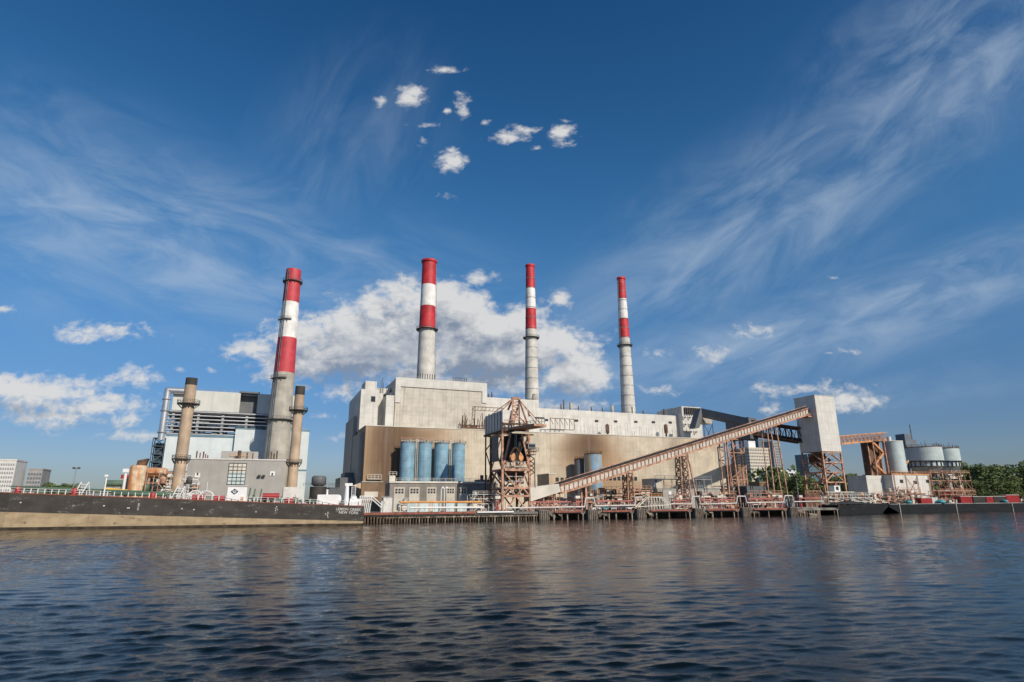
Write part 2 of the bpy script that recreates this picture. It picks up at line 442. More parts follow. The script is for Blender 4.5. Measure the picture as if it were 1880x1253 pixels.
b.build('walkway_floor', 'steel_dark', t)
b = MB(); b.path([(xl+6, Y-1.2, zt-.8), (xl-2.2, Y-1.2, zt-.8), (xl-2.2, Y-1.2, zl-2)], 1.35, 20); b.build('flue_duct', 'steel_silver', t)
b = MB(); 
for z in (zl+1, zb1-1, zt-5): b.lathe(xl-2.2, Y-1.2, [(1.4,z),(1.75,z+.1),(1.75,z+.5),(1.4,z+.6)], 20, False)
b.build('duct_collar', 'steel_grey', t)
b = MB(); x0, x1 = xl-5.2, xl-.7; z0 = G; z1 = zl-1
for x in (x0, x1):
    for yy in (Y, Y+5): b.beam((x, yy, z0), (x, yy, z1), .35)
k = 9
for i in range(k):
    za, zb = z0+(z1-z0)*i/k, z0+(z1-z0)*(i+1)/k
    b.beam((x0, Y, zb), (x1, Y, zb), .3); b.beam((x0, Y, za), (x1, Y, zb), .25); b.beam((x0, Y+5, zb), (x1, Y+5, za), .25); b.box(x0, x1, Y+1, Y+4, zb-.15, zb)
b.box(x0+.8, x1-.4, Y+2, Y+5.5, z0, z1-2); b.build('stair_tower', 'steel_blue', t)
b = MB(); b.rail([(xc+1, Y-1.8, zc+.5), (X(567,800,Y)-.3, Y-1.8, zc+.5)]); b.rail([(xl+1, Y+.3, zt), (xm0-1, Y+.3, zt)], .9); b.build('railing', 'steel_grey', t)
# ------------------------------------------------------------------ grey turbine hall
Y = 236
rot = 0.0
t = thing('turbine_hall', 'low grey clad turbine hall with tall gridded window in the middle', 'building', (X(435,880,Y), Y, G))
xa, xb = X(346,842,Y), X(524,848,Y); zt = Z(435,845,Y)
b = MB(); b.box(xa, xb, Y, Y+26, G, zt); b.build('wall', 'clad_grey', t)
b = MB(); b.box(xa-.25, xb+.25, Y-.25, Y+26.2, zt+.005, zt+.45); b.build('roof_edge', 'paint_white_dirty', t)
wx0, wx1 = X(419,870,Y), X(451,870,Y); wz1, wz0 = Z(435,851,Y), Z(435,890,Y); wm = Z(435,868,Y)
w = MB().box(wx0, wx1, Y-.06, Y-.004, wm, wz1).build('upper_window', 'trim_cream', t)
b = MB()
w2 = MB().box(wx0, wx1, Y-.06, Y-.004, wz0, wm-.05).build('lower_window', 'panel_paleblue', t)
for i in range(5):
    x = wx0+(wx1-wx0)*i/4; b.box(x-.1, x+.1, Y-.16, Y-.07, wz0, wz1)
for i in range(7):
    z = wz0+(wz1-wz0)*i/6; b.box(wx0, wx1, Y-.2, Y-.17, z-.1, z+.1)
b.build('window_grid', 'steel_dark', t)
b = MB(); b.box(X(363,873,Y)-.9, X(363,873,Y)+.7, Y-.25, Y-.01, Z(363,877,Y), Z(363,869,Y)); b.build('notice_board', 'paint_white', t)
b = MB(); b.box(X(500,870,Y)-.8, X(500,870,Y)+.8, Y-.25, Y-.01, Z(500,874,Y), Z(500,866,Y)); b.build('notice_board', 'paint_white', t)
b = MB()
for px in (363, 500): b.box(X(px,871,Y)-.3, X(px,871,Y)+.25, Y-.33, Y-.26, Z(px,873.5,Y), Z(px,868.5,Y))
b.build('board_mark', 'steel_dark', t)
b = MB()
for px in (476, 484):
    x = X(px,875,Y); z = Z(px,874,Y); b.box(x-.5, x+.5, Y-1.2, Y-.4, z-.3, z+.3); b.beam((x, Y-.8, z), (x, Y, z-.5), .15)
b.build('floodlight', 'steel_dark', t)
b = MB(); b.box(X(406,835,Y+8), X(474,835,Y+8), Y+8, Y+22, zt+.46, Z(440,829,Y+8)); b.build('penthouse', 'clad_grey', t)
b = MB(); b.box(X(422,833,Y+8), X(457,833,Y+8), Y+7.8, Y+7.99, Z(440,838.5,Y+8), Z(440,834.5,Y+8)); b.build('orange_panel', 'tan_shaft', t)
b = MB(); 
for px, h, r, mm in ((365,14,.22,0),(371,11,.2,0),(377,13,.25,0),(381,9,.2,0),(385,7,.2,0),(441,16,.6,0),(455,13,.25,0),(465,12,.2,0),(498,15,.25,0),(503,12,.25,0),(508,17,.25,0)):
    x = X(px,835,Y+12); MB().lathe(x, Y+5, [(r, zt+.45), (r, zt+.45+h*.2)], 10).build('vent_pipe', 'steel_rustdark', t)
# dark round-cornered tanks between the two plants
t = thing('dark_tank', 'dark faceted steel tank on a round base between the two plants', 'tank', (X(585,890,262), 262, G))
cx = X(585,890,262); b = MB(); r = 21/2*.26
b.lathe(cx, 262, [(r*.7,Z(585,893,262)),(r*1.05,Z(585,890,262)),(r*1.05,Z(585,877,262)),(r*.8,Z(585,874,262))], 8); b.build('shell', 'clad_dark', t)
b = MB(); b.lathe(cx, 262, [(r*1.2,G),(r*1.2,Z(585,894,262))], 20); b.rail([(cx-6, 259, Z(585,893,262)), (cx+8, 259, Z(585,893,262))]); b.build('base', 'soot_black', t)
t = thing('dark_shed', 'dark clad shed with stepped roof against the left end of main plant', 'shed', (X(635,900,262), 262, G))
b = MB(); b.box(X(624,890,262), X(650,890,262), 262, 280, G, Z(630,877,262)); b.box(X(634,890,262), X(651,890,262), 266, 280, G, Z(640,868,266)); b.build('wall', 'clad_dark', t)
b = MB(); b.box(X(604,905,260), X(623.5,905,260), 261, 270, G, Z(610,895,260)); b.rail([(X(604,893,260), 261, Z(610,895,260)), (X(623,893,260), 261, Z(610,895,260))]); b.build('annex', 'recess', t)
# ------------------------------------------------------------------ main power station
t = thing('power_station', 'huge beige clad power station hall with brown soot stains on its wall', 'building', (120, 250, G))
Y = 250
xa, xb = X(672,781,Y), X(1326,807,Y); z1 = Z(1000,795,Y)
def sx(px, py): p = P(px, py, Y); return p.x, p.z
br1, br2, br3 = (.37,.235,.13), (.14,.08,.042), (.36,.22,.11)
S = []
for (px, py, rx, rz, st, c) in ((688,850,16,34,.85,br1),(745,796,20,7,.85,br1),(715,832,7.5,24,.95,br2),(735,797,11,6,.8,br2),(1092,838,17,15,1,br1),(1078,820,9,9,.95,br2),(1130,870,14,10,.35,br3),(1243,845,5,14,.45,(.14,.12,.09)),(1300,812,20,4,.3,br3),(1160,893,26,3.5,.6,br3)):
    x, z = sx(px, py); S.append((x, z, rx*1.25, rz*1.15, min(1, st*1.15), c))
mat('clad_stained', (.6,.52,.4), .75, var=.1, streak=.4, seam=(2.1,7.2,.09), seamdark=.8, stains=S)
b = MB(); b.box(xa, xb, Y, 288, G, z1); b.build('lower_wall', 'clad_stained', t)
b = MB(); b.box(xa-.2, xb+.2, Y-.2, 288.2, z1+.003, z1+.35); b.build('coping', 'trim_cream', t)
b = MB(); x = X(1020,870,Y)
b.box(X(830,860,Y), X(830.7,860,Y), Y-.1, Y-.003, G+12, z1-2); b.box(X(893,850,Y), X(893.7,850,Y), Y-.15, Y-.003, z1-20, z1-1); 
b.build('wall_seam', 'trim_cream', t)
# strip of small windows along the wall
for (pa, pb, py) in ((1020,1056,881),(1110,1172,879)):
    xs, xe = X(pa,py,Y), X(pb,py,Y); k = int((xe-xs)/2.2)
    zc0 = Z((pa+pb)/2, py, Y)
    for i in range(k):
        x = xs+(xe-xs)*i/k; w = MB().box(x, x+1.6, Y-.08, Y-.004, zc0-.9, zc0+.9).build('window', 'glass', t)
# upper masses (set back)
Y2 = 268
za = Z(810,700,Y2); x0, x1 = X(727,700,Y2), X(893,704,Y2)
b = MB(); b.box(x0, x1, Y2, Y2+40, z1+.4, za); b.build('boiler_hall', 'clad_beige', t)
b = MB(); b.box(x0-.15, x1+.15, Y2-.5, Y2-.005, Z(810,717,Y2)+.6, za+.3); b.box(x0-.15, x0+2.2, Y2-.5, Y2-.005, Z(740,740,Y2), Z(810,717,Y2)+.59); b.box(x1-2.2, x1+.15, Y2-.5, Y2-.005, Z(880,740,Y2), Z(810,717,Y2)+.59)
b.build('parapet_panel', 'clad_pale', t)
b = MB(); b.rail([(x0+.3, Y2+.4, za), (x1-.3, Y2+.4, za)], 1.2, .09, 4); b.beam((x0+1, Y2+1, za), (x0+1, Y2+1, za+4.5), .12); b.beam((x1-4, Y2+1, za), (x1-4, Y2+1, za+3.5), .12); b.build('roof_railing', 'steel_grey', t)
for (pa, pb, k, h) in ((767,798,8,4.6),(832,857,8,4.)):
    for i in range(k):
        x = X(pa,695,Y2+8)+(X(pb,695,Y2+8)-X(pa,695,Y2+8))*i/(k-1)
        MB().lathe(x, Y2+8, [(.28,za),(.28,za+1.2),(.2,za+1.3),(.2,za+h)], 8).build('vent_pipe', 'steel_dark', t)
x2, x3 = X(663,720,Y2), X(708,720,Y2); zb2 = Z(690,716,Y2)
b = MB(); b.box(x2, X(694,750,Y2), Y2, Y2+40, z1+.4, zb2); b.box(X(694,750,Y2)+.01, X(706,750,Y2), Y2+5, Y2+40, z1+.4, zb2-.6)
b.box(X(706,750,Y2)+.01, X(721,750,Y2), Y2-3, Y2+30, z1+.4, Z(715,726,Y2-3)); b.box(X(721,750,Y2)+.02, x0-.02, Y2+6, Y2+40, z1+.4, Z(715,716,Y2)); b.build('stair_block', 'clad_pale', t)
b = MB(); b.box(X(671,705,Y2+4), X(692,705,Y2+4), Y2+4, Y2+16, zb2+.01, Z(680,700,Y2+4)); b.box(X(692,712,Y2+10), X(716,712,Y2+10), Y2+10, Y2+20, zb2+.01, Z(700,713,Y2+10)); b.build('roof_house', 'clad_pale', t)
b = MB(); b.box(X(681,735,Y2), X(689,735,Y2), Y2-.1, Y2-.004, Z(685,738,Y2), Z(685,728,Y2)); b.build('window', 'glass', t)
b = MB()
for px, h in ((697,6),(699.5,7.5),(701,5)): b.beam((X(px,712,Y2+12), Y2+8, zb2), (X(px,712,Y2+12), Y2+8, zb2+h), .2)
b.build('antenna', 'steel_dark', t)
# rear left mass (dark side seen at the left end)
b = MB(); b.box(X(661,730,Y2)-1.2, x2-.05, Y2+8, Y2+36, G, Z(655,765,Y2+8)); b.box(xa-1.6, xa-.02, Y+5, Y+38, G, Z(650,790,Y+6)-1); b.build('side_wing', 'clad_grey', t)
# long right-hand block
Y3 = 283
zr = Z(1120,757,Y3); x4, x5 = X(985,751,Y3), X(1276,760,Y3)
b = MB(); b.box(x1+.02, x5, Y3, Y3+34, z1+.4, zr); b.box(x1+.02, X(989,740,Y3-6), Y3-6, Y3+20, z1+.4, Z(930,731,Y3-6)-.2); b.build('long_hall', 'clad_pale', t)
b = MB(); b.box(X(1252,757,Y3-4), x5+1, Y3-4, Y3+20, z1+.4, Z(1280,748,Y3-4)); b.build('end_tower', 'clad_pale', t)
b = MB()
for k in range(9):
    x = X(1256,757,Y3-4)+k*1.25; b.box(x, x+.5, Y3-5.1, Y3-4.01, Z(1262,760,Y3-4)-.5, Z(1262,749,Y3-4))
b.build('louvre_fin', 'steel_dark', t)
b = MB()
for r_ in range(3):
    for k in range(3):
        x = X(1253+k*9,770,Y3-4); z = Z(1262,766+r_*13,Y3-4)
        b.beam((x, Y3-4, z), (x+1, Y3-5.6, z-.8), .3); b.beam((x+1, Y3-5.6, z-.8), (x+2, Y3-4, z+.2), .3)
b.build('bracket', 'steel_dark', t)
b = MB(); b.rail([(X(1215,757,Y3), Y3+.4, zr), (X(1275,757,Y3-3), Y3-3.6, zr+2.5)], 3.2, .14, 2); b.rail([(X(1000,757,Y3), Y3+.4, zr), (X(1210,757,Y3), Y3+.4, zr)], 1., .08, 5); b.build('roof_railing', 'steel_dark', t)
for px in (1003,1058,1095,1130,1167,1199,1230):
    x = X(px,771,Y3); zc0 = Z(px, 771.5+(px-1003)*.02, Y3); MB().box(x-1, x+1, Y3-.3, Y3-.004, zc0-.5, zc0+.5).build('window', 'glass', t)
b = MB()
for i in range(34):
    px = 1055+i*6.3+rnd(-2, 2); x = X(px,790,Y3-4); b.beam((x, Y3-6, z1), (x, Y3-6, z1+rnd(5.5, 9.5)), .13)
b.rail([(X(1000,793,Y3-4), Y3-6.5, z1+2.5), (X(1245,793,Y3-4), Y3-6.5, z1+2.5)], 1.2, .08, 4); b.build('roof_rods', 'steel_grey', t)
for px in (1112.5, 1219.5):
    b = MB(); x = X(px,788,Y3-4); zc0 = Z(px,790,Y3-4); b.lathe(x, Y3-5.5, [(.5,z1+.4),(.5,zc0-2),(1,zc0-1.6),(1.05,zc0+2.4),(.3,zc0+3.2)], 12); b.build('roof_vent', 'steel_rustdark', t)
b = MB(); xs = [X(p,780,Y3-5) for p in (1007,1051)]; zs = [Z(1030,790,Y3-5), Z(1030,770,Y3-5)]
for i in range(6):
    x = xs[0]+(xs[1]-xs[0])*i/5; b.beam((x, Y3-7, zs[0]), (x, Y3-7, zs[1]), .22)
for z in zs: b.beam((xs[0], Y3-7, z), (xs[1], Y3-7, z), .3)
for i in range(5): b.beam((xs[0]+(xs[1]-xs[0])*i/5, Y3-7, zs[1]), (xs[0]+(xs[1]-xs[0])*(i+.6)/5, Y3-7, zs[1]-3), .2)
b.build('steel_frame', 'steel_rustdark', t)
b = MB(); 
for px, py, r, h in ((983,735,1.9,8),(1048,745,.9,4.5),(1124,748,.9,4.5),(1035,745,.35,6),(1062,750,.3,3),(1086,750,.3,3),(1030,745,.3,3.5),(1106,752,.3,3),(1181,755,.4,2.5),(1219,757,.5,4),(1161,757,.35,4.5),(897,724,.4,3.5),(903,724,.35,4.5)):
    x = X(px,py+4,Y3+4); zz = zr if px > 950 else Z(930,731,Y3-6)-.2
    MB().lathe(x, Y3+4, [(r,zz),(r,zz+h*.8),(r*.85,zz+h*.82),(r*.85,zz+h)], 14).build('roof_stub', 'concrete' if r > .6 else 'steel_rustdark', t)
# rooftop process cluster on the lower roof right of the boiler hall
b = MB(); 
za_ = z1+.4
xs0, xs1 = X(845,780,Y+6), X(907,780,Y+6)
b.box(xs0, xs1, Y+4, Y+10, za_+.5, za_+1); b.rail([(xs0, Y+4, za_+1), (xs1, Y+4, za_+1)], 1.2, .12, 1.8)
for k in range(34):
    x = rnd(xs0, xs1); h = rnd(2, 8.5); b.tube((x, Y+rnd(5,9), za_+.5), (x, Y+rnd(5,9), za_+h), rnd(.1,.26))
for k in range(8):
    x = rnd(xs0, xs1-3); z = za_+rnd(1,3); b.tube((x, Y+5, z), (x+rnd(2,5), Y+5, z), .22)
b.build('roof_pipework', 'steel_rustdark', t)
b = MB(); xq = X(868,770,Y+8); zz = Z(870,747,Y+8)
for x in (xq-.6, xq+.6): b.beam((x, Y+8, za_), (x+.5, Y+8, zz), .22)
for k in range(7): z = za_+(zz-za_)*k/7; b.beam((xq-.6, Y+8, z), (xq+.9, Y+8, z+1.4), .16)
xe = X(925,752,Y+8); b.beam((xq, Y+8, zz), (xe, Y+8, zz), .25); b.beam((xq, Y+8, zz-1.6), (xe, Y+8, zz-1.6), .2)
for k in range(8): x = xq+(xe-xq)*k/8; b.beam((x, Y+8, zz-1.6), (x+1, Y+8, zz), .16)
b.build('roof_gantry', 'steel_rustdark', t)
b = MB(); zz = Z(690,876,Y); xq = X(675,876,Y)
b.rail([(X(674,876,Y), Y-1, zz-.7), (X(700,876,Y), Y-1, zz-.7)], 1.6, .14, 1.3); b.box(X(674,876,Y), X(700,876,Y), Y-1.2, Y-.01, zz-1., zz-.7); b.build('wall_gallery', 'trim_cream', t)
# brown annex at foot of left end
t = thing('brown_annex', 'low brown annex with pale roller panel at left foot of station', 'annex', (X(683,900,240), 240, G))
b = MB(); b.box(X(664,890,240), X(703,890,240), 240, 249.9, G, Z(683,886,240)); b.build('wall', 'brownwall', t)
b = MB(); b.box(X(669,905,240), X(694,905,240), 239.85, 239.99, Z(680,913,240), Z(680,903,240)); b.build('roller_door', 'trim_cream', t)
b = MB(); b.prism([(X(664,890,240), Z(683,886,240)+.01), (X(703,890,240), Z(683,886,240)+.01), (X(703,890,240), Z(683,886,240)+.4), (X(664,890,240), Z(683,886,240)+.4)], 239.7, 249.8); b.build('roof', 'concrete', t)
b = MB(); xx = X(664,895,240); b.prism([(xx-3.4, Z(664,892,240)), (xx-.02, Z(664,898,240)), (xx-.02, Z(664,886,240))], 240.5, 244); b.build('chute', 'tan_shaft', t)
# ------------------------------------------------------------------ blue silos
Ys = 244
zt = Z(790,815,Ys)
names = ['pale blue silo at the left end of the row of four, beside the brown stain', 'second blue silo from the left, between two vertical ladders', 'third blue silo from the left, lower half in crane shadow', 'rightmost blue silo of the row of four against beige wall']
sil = []
for i, px in enumerate((747.5, 778.5, 810, 840.5)):
    x = X(px, 850, Ys); r = 2.95
    s = thing('blue_silo', names[i], 'silo', (x, Ys, G), 'four blue silos in a row')
    MB().lathe(x, Ys, [(r,G),(r,zt)], 36).build('shell', 'silo_blue', s)
    b = MB(); b.lathe(x, Ys, [(r,zt+.003),(r+.12,zt+.05),(r+.12,zt+.3),(.4,zt+.9)], 36); b.lathe(x+.8, Ys, [(.35,zt+.5),(.35,zt+1.6)], 8); b.build('roof', 'steel_grey', s)
    b = MB()
    pr = [(x+(r+.3)*math.cos(a), Ys+(r+.3)*math.sin(a), zt+.2) for a in [math.pi*(1+k/8) for k in range(9)]]
    b.rail(pr, 1.0, .1, 3); b.build('railing', 'steel_grey', s)
    sil.append(x)
for a, c, lb in ((0,1,'first'),(2,3,'second')):
    x = (sil[a]+sil[c])/2; s = thing('ladder', 'caged ladder in gap between the %s silos of the blue row' % ('left two' if a == 0 else 'right two'), 'ladder', (x, Ys-1, G), 'caged ladders between blue silos')
    b = MB()
    for q in (-.4, .4): b.beam((x+q, Ys-1.5, G+9), (x+q, Ys-1.5, zt+1.5), .16)
    b.build('rail', 'trim_cream', s)
    b = MB(); z = G+9
    while z < zt+1.5: b.beam((x-.4, Ys-1.5, z), (x+.4, Ys-1.5, z), .14); z += .75
    b.build('rungs', 'trim_cream', s)
s = thing('silo_walkway', 'steel walkway linking the tops of the four blue silos', 'walkway', (sil[0], Ys, zt))
b = MB(); b.box(sil[0]-2.5, sil[3]+3, Ys+1.2, Ys+2.2, zt+1, zt+1.25); b.build('deck', 'trim_cream', s)
b = MB(); b.rail([(sil[0]-2.5, Ys+1.2, zt+1.25), (sil[3]+3, Ys+1.2, zt+1.25)], 1.1, .1, 2); b.build('railing', 'steel_rust', s)
for px, w, top, m_, lb in ((1090,32,835,'silo_rusty','large blue silo with rust streaks standing behind the inclined conveyor'), (1064,18,845,'clad_dark','dark stepped silo tucked behind left side of rusty blue silo')):
    yy = 240 if m_ == 'silo_rusty' else 245
    x = X(px,870,yy); r = w*.245/2; z_ = Z(px,top,yy)
    s = thing('large_silo' if m_ == 'silo_rusty' else 'dark_silo', lb, 'silo', (x, yy, G))
    MB().lathe(x, yy, [(r,G),(r,z_)], 36).build('shell', m_, s)
    b = MB(); b.lathe(x, yy, [(r+.02,z_+.003),(r+.12,z_+.03),(r+.12,z_+.35),(.4,z_+1)], 36); b.rail([(x+r*math.cos(a), yy+r*math.sin(a), z_+.35) for a in [math.pi*(1+k/8) for k in range(9)]], 1., .1, 3); b.build('roof', 'steel_rustdark', s)
# ------------------------------------------------------------------ grey workshop with doors
Yw = 221
xa_, xb_ = X(716,886,Yw), X(914,888,Yw); zt = Z(800,887.5,Yw)
t = thing('workshop', 'grey brick workshop with cream doors below the blue silos', 'building', (xa_, Yw, G))
MB().box(xa_, xb_, Yw, Yw+9, G, zt).build('wall', 'brick_grey', t)
MB().box(xa_-.3, xb_+.3, Yw-.35, Yw+9.2, zt+.003, zt+.65).build('coping', 'trim_cream', t)
b = MB(); b.rail([(xa_, Yw, zt+.65), (xb_, Yw, zt+.65)], 1.1, .09, 2.2); b.build('roof_railing', 'trim_cream', t)
for pa, pb in ((723,743),(751,770),(783,801),(819,835),(840,857)):
    x0, x1 = X(pa,905,Yw), X(pb,905,Yw); dz = Z((pa+pb)/2,895,Yw)
    d = MB().box(x0, x1, Yw-.18, Yw-.005, G, dz).build('door', 'door_cream', t)
    b = MB(); w = (x1-x0)
    for i in range(3):
        for j in range(2): b.box(x0+w*(.12+.28*i), x0+w*(.12+.28*i)+w*.2, Yw-.22, Yw-.19, dz-1.2-j*.95, dz-.5-j*.95)
    b.build('door_pane', 'glass', d)
b = MB(); b.box(X(716,872,Yw)+.2, X(728,872,Yw), Yw+2, Yw+5, zt+.66, Z(720,873,Yw)); b.rail([(X(716,868,Yw), Yw+1.5, Z(720,873,Yw)), (X(730,868,Yw), Yw+1.5, Z(720,873,Yw))], 1.3, .12, 1.3); b.build('roof_box', 'trim_cream', t)
b = MB()
for px in (883, 886, 893): b.lathe(X(px,885,Yw+3), Yw+3, [(.35,zt),(.35,zt+3.2)], 8)
b.box(X(880,890,Yw), X(905,890,Yw), Yw+1.5, Yw+6, zt+.66, zt+1.5); b.build('roof_pipework', 'steel_rustdark', t)
# ------------------------------------------------------------------ coal unloader crane
Fy, Ry = 197.5, 209.0
def q(zx, zy, yy): return P(860+zx/5.2227, 720+zy/5.2227, yy)
t = thing('coal_crane', 'rusty steel coal unloading tower crane with dangling grab on the dock', 'crane', (q(450,1090,Fy).x, Fy, G))
xl, xr = q(325,700,Fy).x, q(583,700,Fy).x
zA, zB, zC, zD, zT = [q(450,v,Fy).z for v in (920,998,745,405,320)]
def leg(x, y, z0, z1, w=.75): return MB().beam((x, y, z0), (x, y, z1), w)
for x in (xl, xr):
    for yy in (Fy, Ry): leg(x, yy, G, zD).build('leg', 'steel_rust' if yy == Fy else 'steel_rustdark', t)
b = MB()
for yy in (Fy, Ry):
    for z in (zA, zB, zC): b.beam((xl, yy, z), (xr, yy, z), .65)
    k = 2; w = (xr-xl)/k
    for i in range(k):
        a = xl+w*i; b.beam((a, yy, zB), (a+w/2, yy, zA), .45); b.beam((a+w/2, yy, zA), (a+w, yy, zB), .45)
    b.beam((xl, yy, zC), ((xl+xr)/2, yy, zA), .45); b.beam((xr, yy, zC), ((xl+xr)/2, yy, zA), .45); b.beam(((xl+xr)/2, yy, zA), ((xl+xr)/2, yy, zC), .35)
    b.beam(((xl+xr)/2, yy, zB), (xl+1, yy, G), .45); b.beam(((xl+xr)/2, yy, zB), (xr-1, yy, G), .45)
for x in (xl, xr):
    for z in (zA, zB, zC, zD): b.beam((x, Fy, z), (x, Ry, z), .5)
    b.beam((x, Fy, zB), (x, Ry, zA), .4); b.beam((x, Ry, G), (x, Fy, zB), .4); b.beam((x, Fy, zA), (x, (Fy+Ry)/2, zC), .4); b.beam((x, Ry, zA), (x, (Fy+Ry)/2, zC), .4)
    b.beam((x, Fy, zC), (x, Ry, zD), .4); b.beam((x, Ry, zC), (x, Fy, zD), .35)
b.build('bracing', 'steel_rust', t)
zH = q(450,660,Fy).z
b = MB(); b.beam((xl, Fy-.3, zC+.2), (q(400,420,Fy).x, Fy-.3, zD), .6); b.beam((xr, Fy-.3, zC+.2), (q(508,410,Fy).x, Fy-.3, zD), .6); b.build('raking_leg', 'steel_rust', t)
# dark hopper chute behind the grab
b = MB(); xc0, xc1 = q(395,420,Fy+3).x, q(515,420,Fy+3).x; xd0, xd1 = q(355,660,Fy+3).x, q(562,660,Fy+3).x; y0, y1 = Fy+2.5, Fy+9
b.hexa([(xd0,y0,zH),(xd1,y0,zH),(xd1,y1,zH),(xd0,y1,zH),(xc0,y0,zD),(xc1,y0,zD),(xc1,y1,zD),(xc0,y1,zD)]); b.build('enclosure', 'belt', t)
b = MB(); b.box(q(362,680,Fy).x, q(565,680,Fy).x, Fy-1.6, Fy+2.3, q(450,725,Fy).z, q(450,722,Fy).z)
b.rail([(q(362,700,Fy-1.5).x, Fy-1.5, q(450,722,Fy).z), (q(565,700,Fy-1.5).x, Fy-1.5, q(450,722,Fy).z)], 1.9, .16, 1.2); b.box(q(340,745,Fy).x, q(575,745,Fy).x, Fy-1.0, Fy-.4, zC-.5, zC+.35); b.build('operator_platform', 'steel_rust', t)
b = MB(); b.hexa([(xl+3,Fy+3,zA+3),(xr-3,Fy+3,zA+3),(xr-3,Fy+8,zA+3),(xl+3,Fy+8,zA+3),(xl+1.2,Fy+1,zC-.5),(xr-1.2,Fy+1,zC-.5),(xr-1.2,Fy+10,zC-.5),(xl+1.2,Fy+10,zC-.5)])
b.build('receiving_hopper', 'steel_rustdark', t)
b = MB()
for k in range(5):
    z = zA+2+k*1.7; b.box(xl+2, xr-2, Fy+1+k*.3, Fy+1.6+k*.3, z, z+.5)
for k in range(14): 
    x = rnd(xl+1, xr-1); z = rnd(zB, zA+4); b.box(x, x+rnd(.5,1.6), Fy+rnd(2,4), Fy+rnd(5,8), z, z+rnd(.5,1.8))
b.build('machinery', 'steel_grey', t)
R = random.Random(44)
for k in range(34):
    x = R.uniform(xl+.6, xr-1.2); z = R.uniform(zB, zC+1.5); yy = R.uniform(Fy+1, Ry-2)
    b = MB()
    if R.random() < .5: b.beam((x, yy, z), (x+R.uniform(-2.5,2.5), yy+R.uniform(-1,1), z+R.uniform(1,3.4)), R.uniform(.15,.3))
    else: b.box(x, x+R.uniform(.4,1.6), yy, yy+1.2, z, z+R.uniform(.4,1.5))
    b.build('fitting', R.choice(['steel_rustdark','steel_dark','steel_rust']), t)
for x in (xl+.2, xr-.2):
    for z0_ in (zA, zC): MB().beam((x, Ry+.6, z0_), (x, Ry+4, z0_-4), .25).build('strut', 'steel_rustdark', t)
# grab
gp = [q(a,c,Fy-1) for a, c in ((452,532),(428,548),(405,600),(402,632),(418,655),(440,640),(448,618),(448,640),(470,640),(495,655),(515,640),(518,620),(492,575),(468,540))]
b = MB()
top = [q(a,c,Fy-2.6) for a, c in ((400,630),(410,590),(432,545),(452,530),(470,542),(500,590),(520,628))]
for a, c in zip(top, top[1:]): b.beam(a, c, .6, .5)
b.build('grab_arm', 'steel_orange', t)
b = MB()
for cxz, sgn in (((422,632), 1), ((498,632), -1)):
    p = q(*cxz, Fy-2.6); pts = []
    for k in range(9):
        a = math.pi+math.pi*k/8; pts.append((p.x+.85*math.cos(a), p.z+1.1*math.sin(a)))
    pts += [(p.x+.8, p.z+.5), (p.x+.35*sgn, p.z+2.), (p.x-.8, p.z+.5)]
    b.prism(pts, Fy-3.4, Fy-1.8)
b.build('grab_bucket', 'steel_orange', t)
b = MB()
for dx in (-.5, .5): b.beam(q(452+dx*14,535,Fy-2.6), q(455+dx*14,400,Fy-2.6), .12)
b.build('hoist_cable', 'steel_grey', t)
# machinery house on top
zh0, zh1 = q(330,360,Fy+2).z, q(330,172,Fy+2).z
hx0, hx1 = q(328,250,Fy+2).x, q(420,250,Fy+2).x
yb = Fy+21
b = MB(); b.box(hx0, hx1, Fy+2, yb, zh0, zh1); b.build('machine_house', 'clad_tower', t)
b = MB()
for k in range(6): yy = Fy+4+k*3; b.box(hx0-.12, hx0-.02, yy, yy+.25, zh0+.2, zh1-.3)
b.build('house_rib', 'steel_dark', t)
b = MB(); 
for x in (hx0-.2, hx1): b.beam((x, Fy, zh0-.4), (x, yb, zh0-.4), .6); b.beam((x, Ry, zD), (x, yb, zh0-.6), .35)
for yy in (Fy, Ry, yb-.4): b.beam((hx0-.2, yy, zh0-.4), (xr, yy, zh0-.4), .5)
b.beam((hx0, yb-1, zh0-.5), (hx0, yb-1, G), .4); b.beam((xl, Fy, zD), (xl, Fy, zT+1), .5); b.beam((xl, Fy, zT+.5), (xr, Fy, zT+.5), .5); b.beam((xl,Fy,zT+.3),(q(420,400,Fy).x,Fy,zD),.35)
b.beam((hx0, yb-1, G+3), (hx0, Ry, G+12), .3); b.beam((hx0, Ry, G+12), (hx0, yb-1, G+22), .3); b.beam((hx0, yb-1, G+22), (hx0, Ry, zh0-3), .3)
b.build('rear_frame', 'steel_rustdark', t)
# side sheet wall under the house
b = MB(); b.box(xl-.1, xl+.1, Fy+4, Ry-1, zC+3, zD-.3); b.build('side_sheet', 'clad_dark', t)
# A-frame
ap = [q(428,62,Fy+3), q(482,62,Fy+3)]; ym = Fy+3
b = MB()
for a, fx, fy_ in ((ap[0], q(418,380,Fy).x, Fy), (ap[1], q(572,318,Fy).x, Fy), (ap[0], q(412,380,Fy).x, Ry), (ap[1], q(490,350,Ry).x, Ry)):
    b.beam(a, (fx, fy_, zT), .55)
b.beam(q(482,62,ym), q(485,330,Fy), .5); b.beam(ap[0]+Vector((-.5,0,0)), ap[1]+Vector((.6,0,0)), .9, .9)
for v in (95,130,170,215): 
    b.beam(q(422,v,ym), q(484,v,ym), .3); b.beam(q(422,v,ym), q(484,v+40,ym), .25)
b.beam(q(484,130,ym), q(422,290,Fy), .4); b.beam(q(425,170,ym), q(560,318,Fy), .4); b.beam(q(455,190,ym), q(430,350,Fy), .4)
b.beam((q(340,270,Fy).x, Fy, q(340,270,Fy).z), (q(550,270,Fy).x, Fy, q(550,270,Fy).z), .25)
b.build('a_frame', 'steel_rust', t)
